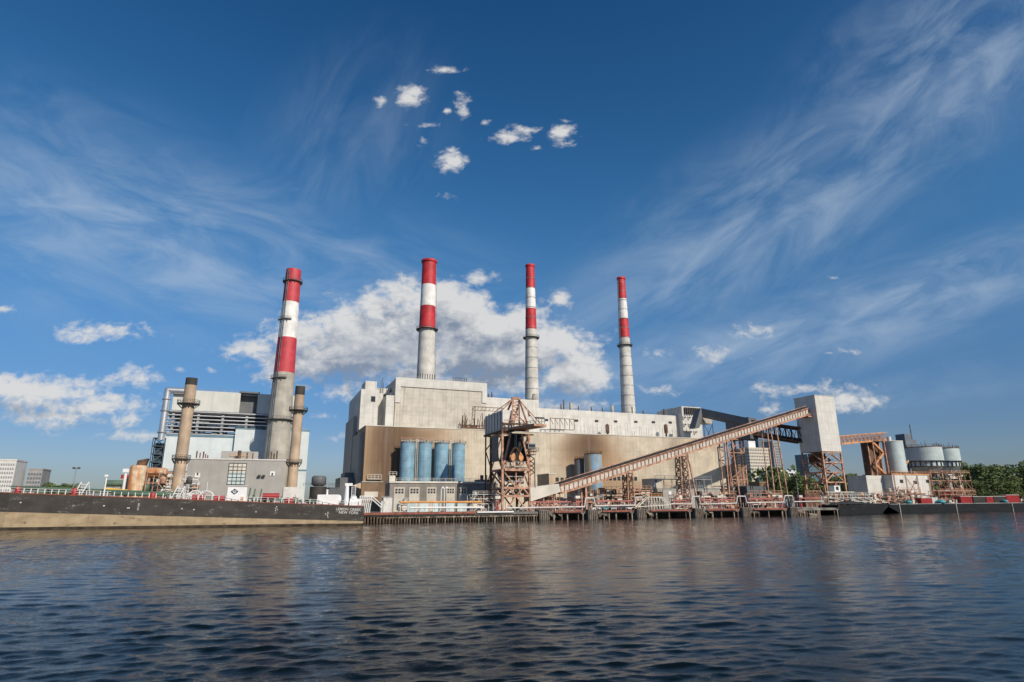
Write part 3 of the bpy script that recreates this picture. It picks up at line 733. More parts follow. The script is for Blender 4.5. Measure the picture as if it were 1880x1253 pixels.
# boom reaching over the water
bz = q(500,388,Fy).z; tip = q(690,330,183)
b = MB(); A = Vector((q(470,400,Fy).x, Fy, zT-1.6)); 
wv = Vector((3.0, 1.0, 0))
b.hexa([A-wv, Vector(tip)-wv*.9, Vector(tip)+wv*.9, A+wv, A-wv+Vector((0,0,.8)), Vector(tip)-wv*.9+Vector((0,0,.8)), Vector(tip)+wv*.9+Vector((0,0,.8)), A+wv+Vector((0,0,.8))]); b.build('boom', 'steel_rust', t)
b = MB(); b.rail([A-wv+Vector((0,0,.8)), Vector(tip)-wv*.9+Vector((0,0,.8))], 1, .12, 2); b.build('boom_railing', 'steel_rustdark', t)
b = MB(); b.beam(ap[1], Vector(tip)+Vector((-1,1,.9)), .2); b.beam(ap[1]+Vector((0,.6,0)), Vector(tip)+Vector((1,1.6,.9)), .2); b.beam(ap[0], (hx0+.2, Fy+3, zh1), .45); b.beam(ap[0], (hx0+1, yb-3, zh1), .2)
b.tube(q(575,185,190), q(585,235,190), .35); b.build('stay', 'steel_rust', t)
b = MB(); b.box(Vector(tip).x-1.6, Vector(tip).x+1.6, tip.y, tip.y+.8, tip.z+2.6, tip.z+3.1); b.rail([(tip.x-1.6, tip.y, tip.z+.8), (tip.x+1.6, tip.y, tip.z+.8)], 1.8, .14, 1); b.build('tip_light', 'steel_dark', t)
# operator cab on the right side
c0, c1 = q(562,560,Fy).x, q(635,560,Fy).x
b = MB(); b.box(c0, c1, Fy-1, Fy+2, q(600,550,Fy).z, q(600,495,Fy).z); cb_ = b.build('operator_cab', 'steel_grey', t)
b = MB(); b.box(c0+.3, c1-.3, Fy-1.1, Fy-1.01, q(600,530,Fy).z, q(600,505,Fy).z); b.build('cab_window', 'glass', cb_)
b = MB()
for v, e in ((570,25),(605,-5)): b.box(c0-.3, c1+e*.035, Fy-1.5, Fy+2.2, q(600,v,Fy).z, q(600,v-5,Fy).z); b.rail([(c0, Fy-1.5, q(600,v-5,Fy).z), (c1+e*.035, Fy-1.5, q(600,v-5,Fy).z)], 1., .12, .9)
for v in (610, 660, 700, 740): b.beam((xr, Fy-.4, q(600,v,Fy).z), (xr+1.8, Fy-.4, q(600,v+30,Fy).z), .3); b.beam((xr+1.8, Fy-.4, q(600,v+30,Fy).z), (xr, Fy-.4, q(600,v+60,Fy).z), .3)
b.beam((xr+1.9, Fy-.4, q(600,640,Fy).z), (xr+1.9, Fy-.4, zA), .25); b.beam((q(578,400,Fy).x, Fy, zD), (q(540,500,Fy).x, Fy, q(540,500,Fy).z), .3); b.beam((q(548,410,Fy).x, Fy, zD), (q(580,490,Fy).x, Fy, q(540,490,Fy).z), .3)
b.beam((xl, Fy, zD), (q(622,405,Fy).x, Fy, zD), .55)
b.build('cab_stair', 'steel_rustdark', t)
# ------------------------------------------------------------------ transfer tower
Yt = 212
tx0, tx1 = X(1495,726,Yt), X(1530.5,728,Yt); tz1 = Z(1495,726,Yt); tz0 = Z(1509,828.5,Yt); ty1 = 224.5
t = thing('transfer_tower', 'tall pale clad transfer tower on braced rusty steel legs', 'tower', (tx0, Yt, G))
MB().box(tx0, tx1, Yt, ty1, tz0, tz1).build('cladding', 'clad_tower', t)
MB().box(tx0-.15, tx1+.15, Yt-.15, ty1+.15, tz1+.003, tz1+.25).build('roof', 'trim_cream', t)
for x in (tx0+.4, tx1-.4):
    for yy in (Yt+.4, ty1-.4): MB().box(x-.35, x+.35, yy-.35, yy+.35, G, tz0-.004).build('leg', 'steel_rust', t)
b = MB(); lv = [tz0-.5, Z(1510,849,Yt), Z(1512,867,Yt), Z(1514,885.5,Yt), G+1]
def bay(b, p0, p1, za_, zb_, w=.5):
    a = Vector(p0); c = Vector(p1); m_ = a.lerp(c, .5)
    f_ = lambda v, z: (v.x, v.y, z)
    b.beam(f_(a, zb_), f_(c, zb_), w); b.beam(f_(m_, za_-.2), f_(a, zb_+.2), w*.8); b.beam(f_(m_, za_-.2), f_(c, zb_+.2), w*.8)
for i in range(4):
    cs = [(tx0+.4,Yt+.4,0),(tx1-.4,Yt+.4,0),(tx1-.4,ty1-.4,0),(tx0+.4,ty1-.4,0)]
    for j in range(4): bay(b, cs[j], cs[(j+1)%4], lv[i], lv[i+1])
b.beam((tx0+.4,Yt+.4,lv[0]), (tx1-.4,Yt+.4,lv[0]), .5)
b.build('bracing', 'steel_rust', t)
b = MB()
for i in range(8):
    za_, zb_ = lv[0]-(lv[0]-G)*i/8, lv[0]-(lv[0]-G)*(i+1)/8; xs = (tx0+6, tx1-1.2)
    b.beam((xs[i%2], Yt+6, za_), (xs[1-i%2], Yt+6, zb_), .8, .3); b.box(xs[1-i%2]-.8, xs[1-i%2]+.8, Yt+5, Yt+8, zb_, zb_+.2)
b.beam((tx0+1, Yt+8, lv[0]-1), (tx1-2, Yt+9, lv[2]), 1.4, .8); b.box(tx0+3, tx1-4, Yt+6, Yt+11, lv[1]+.5, lv[0]); b.build('stairs', 'steel_rustdark', t)
# inclined conveyor
a = P(1029, 897, 199); e = P(1484, 754.5, 215.5)
t = thing('inclined_conveyor', 'long rusty inclined coal conveyor climbing from white hopper to transfer tower', 'conveyor', (a.x, a.y, G))
L = (e-a); Ln = L.length; dr = L.normalized(); H2 = 1.75; sd = Vector((0, 1, 0)); up = dr.cross(sd)*-1
if up.z < 0: up = -up
b = MB(); Wd = 3.4
for s in (0, Wd):
    for v, w in ((-H2, .7), (.9, .5)): b.beam(a+sd*s+up*v, e+sd*s+up*v, .35, w)
b.build('chord', 'steel_rust', t)
b = MB(); b.beam(a+sd*(Wd/2)-up*.4, e+sd*(Wd/2)-up*.4, Wd-.5, 2.1); b.build('slat_wall', 'steel_rust', t)
b = MB(); n = 72
for i in range(n):
    p = a.lerp(e, (i+.15)/n); p2 = a.lerp(e, (i+.75)/n)
    w_ = dr*.8; b.hexa([p+up*-1.35-w_-sd*.1, p+up*-1.35+w_-sd*.1, p+up*-1.35+w_+sd*.05, p+up*-1.35-w_+sd*.05, p+up*.5-w_*.3-sd*.1, p+up*.5+w_*1.5-sd*.1, p+up*.5+w_*1.5+sd*.05, p+up*.5-w_*.3+sd*.05])
b.build('slat', 'slat_white', t)
b = MB(); b.beam(a+sd*(Wd/2)+up*1.75, e+sd*(Wd/2)+up*1.75, Wd+.2, .35)
for i in range(60): p = a.lerp(e, i/60); b.beam(p+up*1.2-sd*.1, p+up*2.1+sd*.6+dr*.5, .28); 
b.build('belt_cover', 'belt', t)
b = MB(); b.beam(a+up*1.35-sd*.7, e+up*1.35-sd*.7, .2, .25)
b.beam(a+up*2.5+sd*.3, e+up*2.5+sd*.3, .12, .22); b.build('handrail', 'steel_rust', t)
b = MB(); b.box(e.x-1.8, e.x+.3, e.y-1.2, e.y+Wd+.8, e.z-3.2, e.z-2.6); b.rail([(e.x-1.8, e.y-1.1, e.z-2.6), (e.x-.1, e.y-1.1, e.z-2.6)], 1.2, .12, 1); b.build('landing', 'steel_rust', t)
def on(px):   # point on the conveyor above the given photo column
    lo, hi = 0., 1.
    for _ in range(30):
        m_ = (lo+hi)/2; p = a.lerp(e, m_)-up*2; v = p-CAMP
        x_ = 940+FOC*v.dot(rv)/v.dot(fv)
        if x_ < px: lo = m_
        else: hi = m_
    return a.lerp(e, lo)-up*2.1
def trestle(p, spread, n, m_='steel_rust', zlow=G):
    tr = MB(); F = [(p.x-spread, p.y-.2), (p.x+spread, p.y-.2), (p.x-spread, p.y+Wd), (p.x+spread, p.y+Wd)]
    T = [(p.x-spread*.75, p.y-.1), (p.x+spread*.75, p.y-.1), (p.x-spread*.75, p.y+Wd-.3), (p.x+spread*.75, p.y+Wd-.3)]
    zt_ = [p.z+(T[i][0]-p.x)*dr.z/dr.x for i in range(4)]
    for i in range(4): tr.beam((*F[i], zlow), (*T[i], zt_[i]), .42)
    tr.build('trestle_leg', m_, t)
    tr = MB(); zt0 = min(zt_)
    for i in range(n):
        k0, k1 = i/n, (i+1)/n
        g = lambda j, k: Vector((F[j][0]+(T[j][0]-F[j][0])*k, F[j][1]+(T[j][1]-F[j][1])*k, zlow+(zt0-zlow)*k))
        for u_, v_ in ((0,1),(2,3),(0,2),(1,3)):
            tr.beam(g(u_, k0), g(v_, k1), .24); tr.beam(g(v_, k0), g(u_, k1), .24); tr.beam(g(u_, k1), g(v_, k1), .3)
    tr.build('trestle_bracing', 'steel_rustdark', t)
p = on(1075); MB().beam((p.x, p.y, G), p, .6).beam((p.x, p.y+Wd, G), p+sd*Wd, .6).build('trestle_leg', 'steel_rust', t)
trestle(on(1156), 1.6, 3)
trestle(on(1254), 2.2, 6)
p = on(1262); MB().beam((p.x+3.6, p.y, G), p, .5).build('trestle_leg', 'steel_rust', t)
p = on(1330); MB().beam((p.x, p.y, G), p, .45).beam((p.x, p.y+Wd, G), p+sd*Wd, .38).build('trestle_leg', 'steel_rust', t)
p = on(1343); MB().beam((p.x+1.6, p.y, G), p, .45).beam((p.x+1.6, p.y+Wd, G), p+sd*Wd, .38).build('trestle_leg', 'steel_rust', t)
p = on(1408); MB().beam((p.x, p.y, G), p, .45).beam((p.x, p.y+Wd, G), p+sd*Wd, .38).build('trestle_leg', 'steel_rust', t)
p = on(1424); MB().beam((p.x+2.6, p.y, G), p, .45).beam((p.x+2.6, p.y+Wd, G), p+sd*Wd, .38).build('trestle_leg', 'steel_rust', t)
# white hopper at the foot
t = thing('chute_housing', 'smooth white wedge shaped chute housing at foot of inclined conveyor', 'chute', (X(1000,910,197), 197, G))
pts = [q(v[0], v[1], 197) for v in ((597,1050),(884,958),(868,880),(592,916))]
b = MB(); b.prism([(p.x, p.z) for p in pts], 197, 203); b.build('shell', 'trim_cream', t)
b = MB(); 
for zx in (620, 720, 820): b.beam(q(zx, 1020-(zx-600)*.3, 198), (q(zx,1000,198).x, 198, G), .35)
b.build('leg', 'steel_rust', t)
t = thing('tan_hut', 'small tan flat-roofed hut with dark side behind the white chute', 'hut', (X(1013,880,215), 215, G))
MB().box(X(1008,880,215), X(1019.5,880,215), 215, 226, G, Z(1013,871,215)).build('wall', 'tan_shaft', t)
MB().box(X(1008,880,215)-.2, X(1019.5,880,215)+.2, 214.8, 226.2, Z(1013,871,215)+.003, Z(1013,871,215)+.3).build('roof', 'trim_cream', t)
# ------------------------------------------------------------------ high gallery behind
t = thing('grey_gallery', 'dark grey enclosed conveyor gallery leaving the right end of the station', 'gallery', (X(1330,800,245), 245, G))
def slab(b, A, B, w, h):   # sloped enclosed gallery: A,B = top front points
    A = Vector(A); B = Vector(B); dn = Vector((0,0,-h)); bk = Vector((0,w,0))
    return b.hexa([A+dn, B+dn, B+dn+bk, A+dn+bk, A, B, B+bk, A+bk])
g0 = P(1288,750,262); g1 = P(1374,768,238); 
b = MB(); slab(b, g0, g1, 5, 3.6); b.build('gallery', 'clad_dark', t)
b = MB(); b.hexa([P(1276,786,262), P(1284,786,262), P(1284,786,262)+Vector((0,5,0)), P(1276,786,262)+Vector((0,5,0)), P(1286,751,262), P(1293,752,262), P(1293,752,262)+Vector((0,5,0)), P(1286,751,262)+Vector((0,5,0))]); b.build('end_leg', 'clad_dark', t)
h0, h1 = P(1331,768,251), P(1374,769,238.5); zb_ = Z(1352,807,244); th_ = Vector((7,2,0))
b = MB(); b.hexa([Vector((h0.x,h0.y,zb_)), Vector((h1.x,h1.y,zb_)), Vector((h1.x,h1.y,zb_))+th_, Vector((h0.x,h0.y,zb_))+th_, Vector((h0.x,h0.y,h0.z-.3)), Vector((h1.x,h1.y,h0.z-.9)), Vector((h1.x,h1.y,h0.z-.9))+th_, Vector((h0.x,h0.y,h0.z-.3))+th_]); b.build('transfer_house', 'clad_dark', t)
b = MB(); x0, x1 = X(1290,765,264), X(1309,765,264); b.hexa([(x0+2,264,Z(1300,778,264)),(x1-1,264,Z(1300,778,264)),(x1-1,269,Z(1300,778,264)),(x0+2,269,Z(1300,778,264)),(x0-1,264,Z(1300,763,264)),(x1,264,Z(1300,763,264)),(x1,269,Z(1300,763,264)),(x0-1,269,Z(1300,763,264))]); b.build('bin', 'concrete', t)
b = MB()
for x in (x0+1, x1): b.beam((x, 265, z1), (x, 265, Z(1300,770,264)), .3)
b.beam((x0+1, 265, z1), (x1, 265, Z(1300,778,264)), .25); b.beam((x1, 265, z1), (x0+1, 265, Z(1300,778,264)), .25); b.build('bin_frame', 'steel_dark', t)
b = MB(); x0, x1 = X(1338,850,245), X(1368,850,245)
zz0 = Z(1350,807,244)
for x in (x0, x1, X(1375,850,240)):
    for yy in (245, 251): b.beam((x, yy, G), (x, yy, zz0), .6)
for i in range(5):
    za_, zb_ = G+(zz0-G)*i/5, G+(zz0-G)*(i+1)/5; b.beam((x0,245,za_),(x1,245,zb_),.3); b.beam((x1,245,za_),(x0,245,zb_),.3); b.beam((x0,245,zb_),(x1,245,zb_),.4); b.beam((x0,251,za_),(x1,251,zb_),.3)
b.build('support_frame', 'steel_rust', t)
t = thing('truss_bridge', 'dark open truss conveyor bridge between grey gallery and transfer tower', 'bridge', (X(1420,800,232), 232, G))
A = P(1360,771,243); B = P(1474,788,222); h = 6.6; n = 11
for s, nm in ((0,'front'),(4,'rear')):
    b = MB(); o_ = Vector((0,s,0))
    b.beam(A+o_, B+o_, .5); b.beam(A+o_-Vector((0,0,h)), B+o_-Vector((0,0,h)), .7)
    for i in range(n):
        p = A.lerp(B, i/n)+o_; q_ = A.lerp(B, (i+1)/n)+o_; d_ = Vector((0,0,-h))
        b.beam(p, p+d_, .3); b.beam(p+d_ if i%2 else p, q_ if i%2 else q_+d_, .3)
    b.build('truss', 'steel_rustdark', t)
b = MB(); A2 = A-Vector((0,0,h)); B2 = B-Vector((0,0,h)); b.hexa([A2, B2, B2+Vector((0,4,0)), A2+Vector((0,4,0)), A2+Vector((0,0,1.7)), B2+Vector((0,0,1.7)), B2+Vector((0,4,1.7)), A2+Vector((0,4,1.7))]); b.build('belt_trough', 'belt', t)
b = MB(); b.hexa([A+Vector((0,-.4,.3)), B+Vector((0,-.4,.3)), B+Vector((0,4.4,.3)), A+Vector((0,4.4,.3)), A+Vector((0,-.4,.7)), B+Vector((0,-.4,.7)), B+Vector((0,4.4,.7)), A+Vector((0,4.4,.7))]); b.build('roof', 'steel_rustdark', t)
# orange truss to the right of tower
t = thing('orange_bridge', 'orange truss conveyor bridge running right from transfer tower to silo', 'bridge', (X(1590,805,216), 216, G))
A = P(1541,801,216); B = P(1628,794,226); h = 3.9; n = 12
for s in (0, 3):
    b = MB(); o_ = Vector((0,s,0)); b.beam(A+o_, B+o_, .35); b.beam(A+o_-Vector((0,0,h)), B+o_-Vector((0,0,h)), .8)
    for i in range(n):
        p = A.lerp(B, i/n)+o_; q_ = A.lerp(B, (i+1)/n)+o_; d_ = Vector((0,0,-h)); b.beam(p, p+d_, .2); b.beam(p+d_, p.lerp(q_, .5), .18); b.beam(p.lerp(q_, .5), q_+d_, .18)
    b.build('truss', 'steel_orange', t)
b = MB(); A2 = A-Vector((0,0,h)); B2 = B-Vector((0,0,h)); b.hexa([A2, B2, B2+Vector((0,3,0)), A2+Vector((0,3,0)), A2+Vector((0,0,.3)), B2+Vector((0,0,.3)), B2+Vector((0,3,.3)), A2+Vector((0,3,.3))]); b.build('deck', 'steel_orange', t)
# ------------------------------------------------------------------ right-hand silo plant
Yr = 222
x0, x1 = X(1630,840,Yr), X(1655,840,Yr); xc = (x0+x1)/2; r = (x1-x0)/2*.93
t = thing('pale_silo', 'pale green grey cylindrical silo fed by the orange bridge', 'silo', (xc, Yr, G))
MB().lathe(xc, Yr, [(r,Z(1645,868,Yr)),(r,Z(1640,812,Yr))], 36).build('shell', 'tank_pale', t)
b = MB(); zt = Z(1640,812,Yr); b.lathe(xc, Yr, [(r+.1,zt+.003),(r+.1,zt+.3),(.5,zt+.8)], 36); b.lathe(xc-2, Yr, [(1,zt+.3),(1,zt+2.6)], 12); b.build('roof', 'trim_cream', t)
t = thing('stair_tower', 'rusty enclosed stair tower with zigzag flights left of pale silo', 'stair tower', (X(1615,840,Yr), Yr, G))
x0, x1 = X(1606,840,Yr), X(1627,840,Yr); zt = Z(1610,810,Yr)
b = MB(); b.box(x0, x1, Yr+3, Yr+7, G+8, zt); b.build('back_wall', 'steel_rustdark', t)
b = MB()
for x in (x0, x1): b.beam((x, Yr, G+8), (x, Yr, zt+1), .5); b.beam((x, Yr+3, G+8), (x, Yr+3, zt), .5)
b.build('frame', 'steel_rust', t)
b = MB(); n = 4
for i in range(n):
    za_, zb_ = G+9+(zt-G-9)*i/n, G+9+(zt-G-9)*(i+1)/n; s = (x0+.5, x1-.5)
    b.beam((s[i%2], Yr+1, za_), (s[1-i%2], Yr+1, zb_), 1.2, .9)
b.build('flight', 'steel_orange', t)
b = MB(); b.rail([(x0,Yr,zt),(x1,Yr,zt)], 1.2, .14, 1.2); b.box(x0-.4, x1+.4, Yr-.2, Yr+3, zt-.3, zt); b.build('top_landing', 'steel_dark', t)
Yr = 216
x0, xm, x1 = X(1601,890,Yr), X(1640,890,Yr), X(1708,890,Yr)
t = thing('silo_house', 'cream concrete silo house with rusty bracing under the pale silo', 'building', (xm, Yr, G))
zt = Z(1650,872,Yr)
b = MB(); b.box(xm, x1, Yr, Yr+16, G, zt); b.box(x0+3, xm-.02, Yr+5, Yr+16, G, zt-.3); b.build('wall', 'clad_tower', t)
b = MB(); 
for i in range(4):
    x = xm+1+(x1-xm-2)*i/3.; b.beam((x, Yr-.4, G), (x, Yr-.4, zt), .25)
    if i == 1: xn = xm+1+(x1-xm-2)*(i+1)/3.; b.beam((x, Yr-.4, G+5), (xn, Yr-.4, zt-1), .16); b.beam((xn, Yr-.4, G+5), (x, Yr-.4, zt-1), .16)
b.beam((xm, Yr-.4, G+6), (x1-5, Yr-.4, G+6), .4); b.build('bracing', 'steel_rust', t)
b = MB(); b.box(xm-.3, x1+.3, Yr-.3, Yr+16.2, zt+.003, zt+.6); b.rail([(xm,Yr,zt+.6),(x1,Yr,zt+.6)], 1.1, .12, 2); b.build('roof_edge', 'steel_orange', t)
b = MB()
for px, py in ((1655,884),(1680,886),(1703,884)): xx = X(px,py,Yr); z = Z(px,py,Yr); b.box(xx-1.2, xx+1.2, Yr-.12, Yr-.005, z-.8, z+.8)
b.build('window', 'glass', t)
b = MB(); xx = X(1700,850,Yr+8); b.beam((X(1655,838,Yr+8), Yr+8, Z(1655,838,Yr+8)), (X(1664,854,Yr+8), Yr+8, Z(1664,852,Yr+8)), 1.2, .8); b.beam((X(1666,845,Yr+8), Yr+8, Z(1666,846,Yr+8)), (X(1657,864,Yr+8), Yr+8, Z(1657,864,Yr+8)), 1.2, .8); b.build('inclined_chute', 'steel_orange', t)
for (pxa, pxb, py0, pyr, pyc, yy, lb) in ((1675,1719,823,848,858,226,'wide pale round tank with cone base, nearer of the two raised tanks'), (1721,1753,825,848,858,236,'narrower pale round tank with cone base, behind the wider raised tank')):
    x0, x1 = X(pxa,840,yy), X(pxb,840,yy); xc = (x0+x1)/2; r = (x1-x0)/2*.9
    t = thing('raised_tank', lb, 'tank', (xc, yy, G), 'raised pale tanks on steel legs')
    zt, zr_, zc_ = Z((pxa+pxb)/2,py0,yy), Z((pxa+pxb)/2,pyr,yy), Z((pxa+pxb)/2,pyc,yy)
    b = MB(); b.lathe(xc, yy, [(r,zr_),(r,zt)], 40); b.build('shell', 'tank_pale', t)
    b = MB(); b.lathe(xc, yy, [(r*.93,zc_),(r*.93,zr_-.005)], 40); 
    b.build('skirt', 'tank_pale', t)
    b = MB()
    for k in range(20): an = 2*math.pi*k/20; b.beam((xc+r*.97*math.cos(an), yy+r*.97*math.sin(an), zc_), (xc+r*.97*math.cos(an), yy+r*.97*math.sin(an), zr_), .35)
    for z in (zc_, zr_): b.lathe(xc, yy, [(r,z-.2),(r+.25,z-.2),(r+.25,z+.25),(r,z+.25)], 40, False)
    b.build('ring_stiffener', 'steel_dark', t)
    b = MB(); b.lathe(xc, yy, [(.8,zc_-6.5),(r*.9,zc_-.01)], 36); b.build('cone', 'tank_pale', t)
    b = MB(); b.lathe(xc, yy, [(r+.15,zt+.003),(r+.15,zt+.35),(.5,zt+1.1)], 40); b.rail([(xc+r*math.cos(a_), yy+r*math.sin(a_), zt+.35) for a_ in [2*math.pi*k/16 for k in range(17)]], 1.1, .11, 3)
    for k in range(6): an = rnd(3.3, 6); b.beam((xc+r*.8*math.cos(an), yy+r*.8*math.sin(an), zt+.5), (xc+r*.8*math.cos(an), yy+r*.8*math.sin(an), zt+rnd(2,3.6)), .14)
    b.build('roof', 'steel_rustdark', t)
    for k in range(4): an = math.pi/4+math.pi/2*k; MB().beam((xc+r*.75*math.cos(an), yy+r*.75*math.sin(an), G), (xc+r*.75*math.cos(an), yy+r*.75*math.sin(an), zc_-.3), .55).build('leg', 'steel_rust', t)
# pipe / hopper cluster beneath tanks and to the right
def cluster(name, label, cat, pa, pb, ptop, Yc, n, mats, seed, frame='steel_rust', depth=5):
    R = random.Random(seed)
    x0, x1 = X(pa,900,Yc), X(pb,900,Yc); zt = Z((pa+pb)/2, ptop, Yc)
    t = thing(name, label, cat, ((x0+x1)/2, Yc, G))
    k = max(2, int((x1-x0)/4.5)); H_ = zt-G
    b = MB()
    for i in range(k+1):
        x = x0+(x1-x0)*i/k
        for yy in (Yc, Yc+depth): b.beam((x, yy, G), (x, yy, zt), .16)
        b.beam((x, Yc, zt), (x, Yc+depth, zt), .22)
    lv_ = [G+H_*f for f in (.45, .75, 1.)]
    for z in lv_: b.beam((x0, Yc, z), (x1, Yc, z), .2); b.beam((x0, Yc+depth, z), (x1, Yc+depth, z), .22)
    for i in range(k):
        if R.random() < .5: b.beam((x0+(x1-x0)*i/k, Yc, G), (x0+(x1-x0)*(i+1)/k, Yc, lv_[0]), .18)
        if R.random() < .5: b.beam((x0+(x1-x0)*i/k, Yc, lv_[1]), (x0+(x1-x0)*(i+1)/k, Yc, lv_[0]), .18)
    b.build('frame', frame, t)
    for mi, m_ in enumerate(mats):
        for _ in range(n//len(mats)):
            b = MB()
            kind = R.random(); x = R.uniform(x0, x1-1); z = R.uniform(G, zt-1); yy = R.uniform(Yc+.4, Yc+depth-.4)
            nm_ = 'pipe' if kind < .6 else 'cabinet' if kind < .8 else 'vessel' if kind < .9 else 'strut'
            if kind < .35: b.tube((x, yy, z), (min(x1, x+R.uniform(2, 9)), yy, z), R.uniform(.12, .4))
            elif kind < .6: b.tube((x, yy, G), (x, yy, z+1), R.uniform(.12, .35))
            elif kind < .8: b.box(x, x+R.uniform(.6, 2.4), yy-.5, yy+.8, z, z+R.uniform(.5, 1.8))
            elif kind < .9: b.lathe(x, yy, [(.2,z),(.9,z+.3),(.9,z+2),(.2,z+2.4)], 12)
            else: b.beam((x, yy, z), (x+R.uniform(-3,3), yy, z+R.uniform(1,3)), .2)
            b.build(nm_, m_, t)
    b = MB(); b.rail([(x0, Yc-.1, lv_[-1]), (x1, Yc-.1, lv_[-1])], 1.1, .1, 2); b.build('railing', frame, t)
    return t
cluster('pipe_rack','dark cluttered pipe rack below the two raised tanks','pipe rack',1711,1741,868,217,40,['steel_rustdark','steel_dark','steel_grey'],1,'steel_rust',8)
cluster('process_platform','open steel platform of pale pipes at far right under yellow deck','platform',1743,1786,868,214,60,['trim_cream','steel_rust','steel_rustdark'],2,'steel_rust',8)
def ribbon(fm, wm, w):
    key = 'ribbon_'+fm+wm+'%.1f' % w
    if key not in MT:
        m, nt, b = nodes(key)
        pos = nt.nodes.new('ShaderNodeNewGeometry').outputs['Position']; sp = nt.nodes.new('ShaderNodeSeparateXYZ'); nt.links.new(pos, sp.inputs[0])
        fr = math_(nt, 'FRACT', math_(nt, 'DIVIDE', math_(nt, 'ADD', sp.outputs[0], sp.outputs[1]), w))
        g = lambda mm: next(n for n in MT[mm].node_tree.nodes if n.type == 'BSDF_PRINCIPLED')
        cols = {'glass':(.04,.045,.05),'glass_blue':(.08,.15,.19),'city_slate':(.11,.13,.15),'city_grey':(.25,.25,.26),'city_tan':(.6,.53,.42),'city_pale':(.6,.59,.56),'paint_white':(.7,.7,.68),'brownwall':(.23,.15,.09)}
        nt.links.new(mixc(nt, math_(nt, 'GREATER_THAN', fr, .62), cols[fm], cols[wm]), b.inputs['Base Color']); b.inputs['Roughness'].default_value = .4; MT[key] = m
    return key
# dark distant stepped tower behind right silo
def cityblock(name, label, pa, pb, top, Yc, depth, m_, steps=0, fm='glass', floors=True, fl=3.6, bays=6):
    x0, x1 = X(pa,top+15,Yc), X(pb,top+15,Yc); zt = Z((pa+pb)/2, top, Yc)
    t = thing(name, label, 'building', ((x0+x1)/2, Yc, G))
    b = MB(); b.box(x0, x1, Yc, Yc+depth, G, zt); b.build('wall', m_, t)
    b = MB(); b.box(x0-.3, x1+.3, Yc-.3, Yc+depth+.3, zt+.003, zt+1.2); b.build('roof', m_, t)
    if floors:
        z = G+fl; k = 0
        while z < zt-2 and k < 60:
            MB().box(x0-.15, x1-.4, Yc-.15, Yc+depth-.4, z, z+fl*.5).build('window_band', ribbon(fm, m_, (x1-x0)/bays), t); z += fl; k += 1
    return t, x0, x1, zt
t,x0,x1,zt = cityblock('apartment_tower','dark slate stepped apartment tower behind the two raised tanks',1657,1680,822,430,20,'city_slate',fl=4,bays=4)
b = MB(); b.box(x0+5, x1+3, 428, 446, G, zt+8); b.box(x0+8, x1+1, 430, 440, zt+8, zt+14); b.beam((x1,430,zt+8),(x1,430,zt+24),.8); b.build('upper_storey', 'city_slate', t)
cityblock('apartment_tower','pale high-rise cut by left picture edge behind the barge bow',-12,28,846,620,25,'city_pale',floors=True,fm='city_grey',fl=3.4,bays=9)
cityblock('apartment_tower','lower brown grey tower block standing right of pale high-rise',50,76,863,640,22,'city_grey',fm='city_slate',fl=3.4,bays=5)
t,x0,x1,zt = cityblock('office_building','cream gridded office block with glass lower wing seen beneath conveyor',1376,1412,824,640,36,'city_tan',fm='city_slate',fl=4.2,bays=12)
b = MB(); b.box(x0+10, x0+22, 650, 665, zt+1.2, zt+11); b.build('roof_house', 'paint_white', t)
b = MB(); b.box(x0+8, x1-2, 628, 639.8, G, G+(zt-G)*.46); b.build('glass_wing', 'glass_blue', t)
cityblock('apartment_tower','dark slate high-rise directly behind cream office block',1393,1418,808,800,25,'city_slate',fm='glass_blue',fl=4,bays=6)
t,x0,x1,zt = cityblock('unfinished_tower','unfinished concrete tower with open floors right of office block',1419,1434,812,700,20,'city_grey',floors=True,fm='glass_blue',fl=4.,bays=4)
cityblock('glass_tower','blue glass tower seen through the legs of the transfer tower',1484,1504,836,640,22,'glass_blue',fm='city_slate',fl=4,bays=5)
cityblock('brown_warehouse','brown flat-topped low building beneath grey gallery',1350,1372,856,420,20,'brownwall',fl=5,bays=4)
cityblock('low_building','white long low building beyond the trees behind conveyor legs',1420,1462,866,500,20,'paint_white',fl=4,bays=9)
cityblock('brown_shed','small brown shed with pale roof among trees under conveyor',1396,1414,888,330,10,'brownwall',floors=False)
# ------------------------------------------------------------------ trees
def crown_mesh(seed, dens=1500):
    R = random.Random(seed); vs = []; fs = []
    blobs = []
    for _ in range(20):
        a = R.uniform(0, 6.28); z = R.uniform(-.6, .8); rr = R.uniform(0, .75)*(1-max(0,z)*.7)
        k = R.uniform(.17, .38); blobs.append((rr*math.cos(a), rr*math.sin(a), z, k))
    for (bx, by, bz, k) in blobs:
        for _ in range(int(dens/13*k*3.4)):
            d = Vector((R.gauss(0,1), R.gauss(0,1), R.gauss(0,1))).normalized(); rad = k*R.uniform(.72, 1.08)
            c = Vector((bx, by, bz))+Vector((d.x*rad, d.y*rad, d.z*rad*.8))
            s = R.uniform(.018, .042)
            nrm = (d+Vector((R.gauss(0,.5), R.gauss(0,.5), R.gauss(0,.5)))).normalized()
            t1 = nrm.orthogonal().normalized(); t2 = nrm.cross(t1); n = len(vs)
            for i, j in ((-1,-.7),(1,-1),(.8,1),(-1,.8)): vs.append(tuple(c+t1*s*i+t2*s*j*1.1))
            fs.append((n, n+1, n+2, n+3))
    return vs, fs
crowns = []
for k in range(5):
    vs, fs = crown_mesh(k+10); me = bpy.data.meshes.new('crown'); me.from_pydata(vs, [], fs); me.materials.append(MT['leaf_a' if k%2 else 'leaf_b']); crowns.append(me)
tk = MB(); tk.lathe(0, 0, [(.045,0),(.03,.4),(.015,.75)], 8)
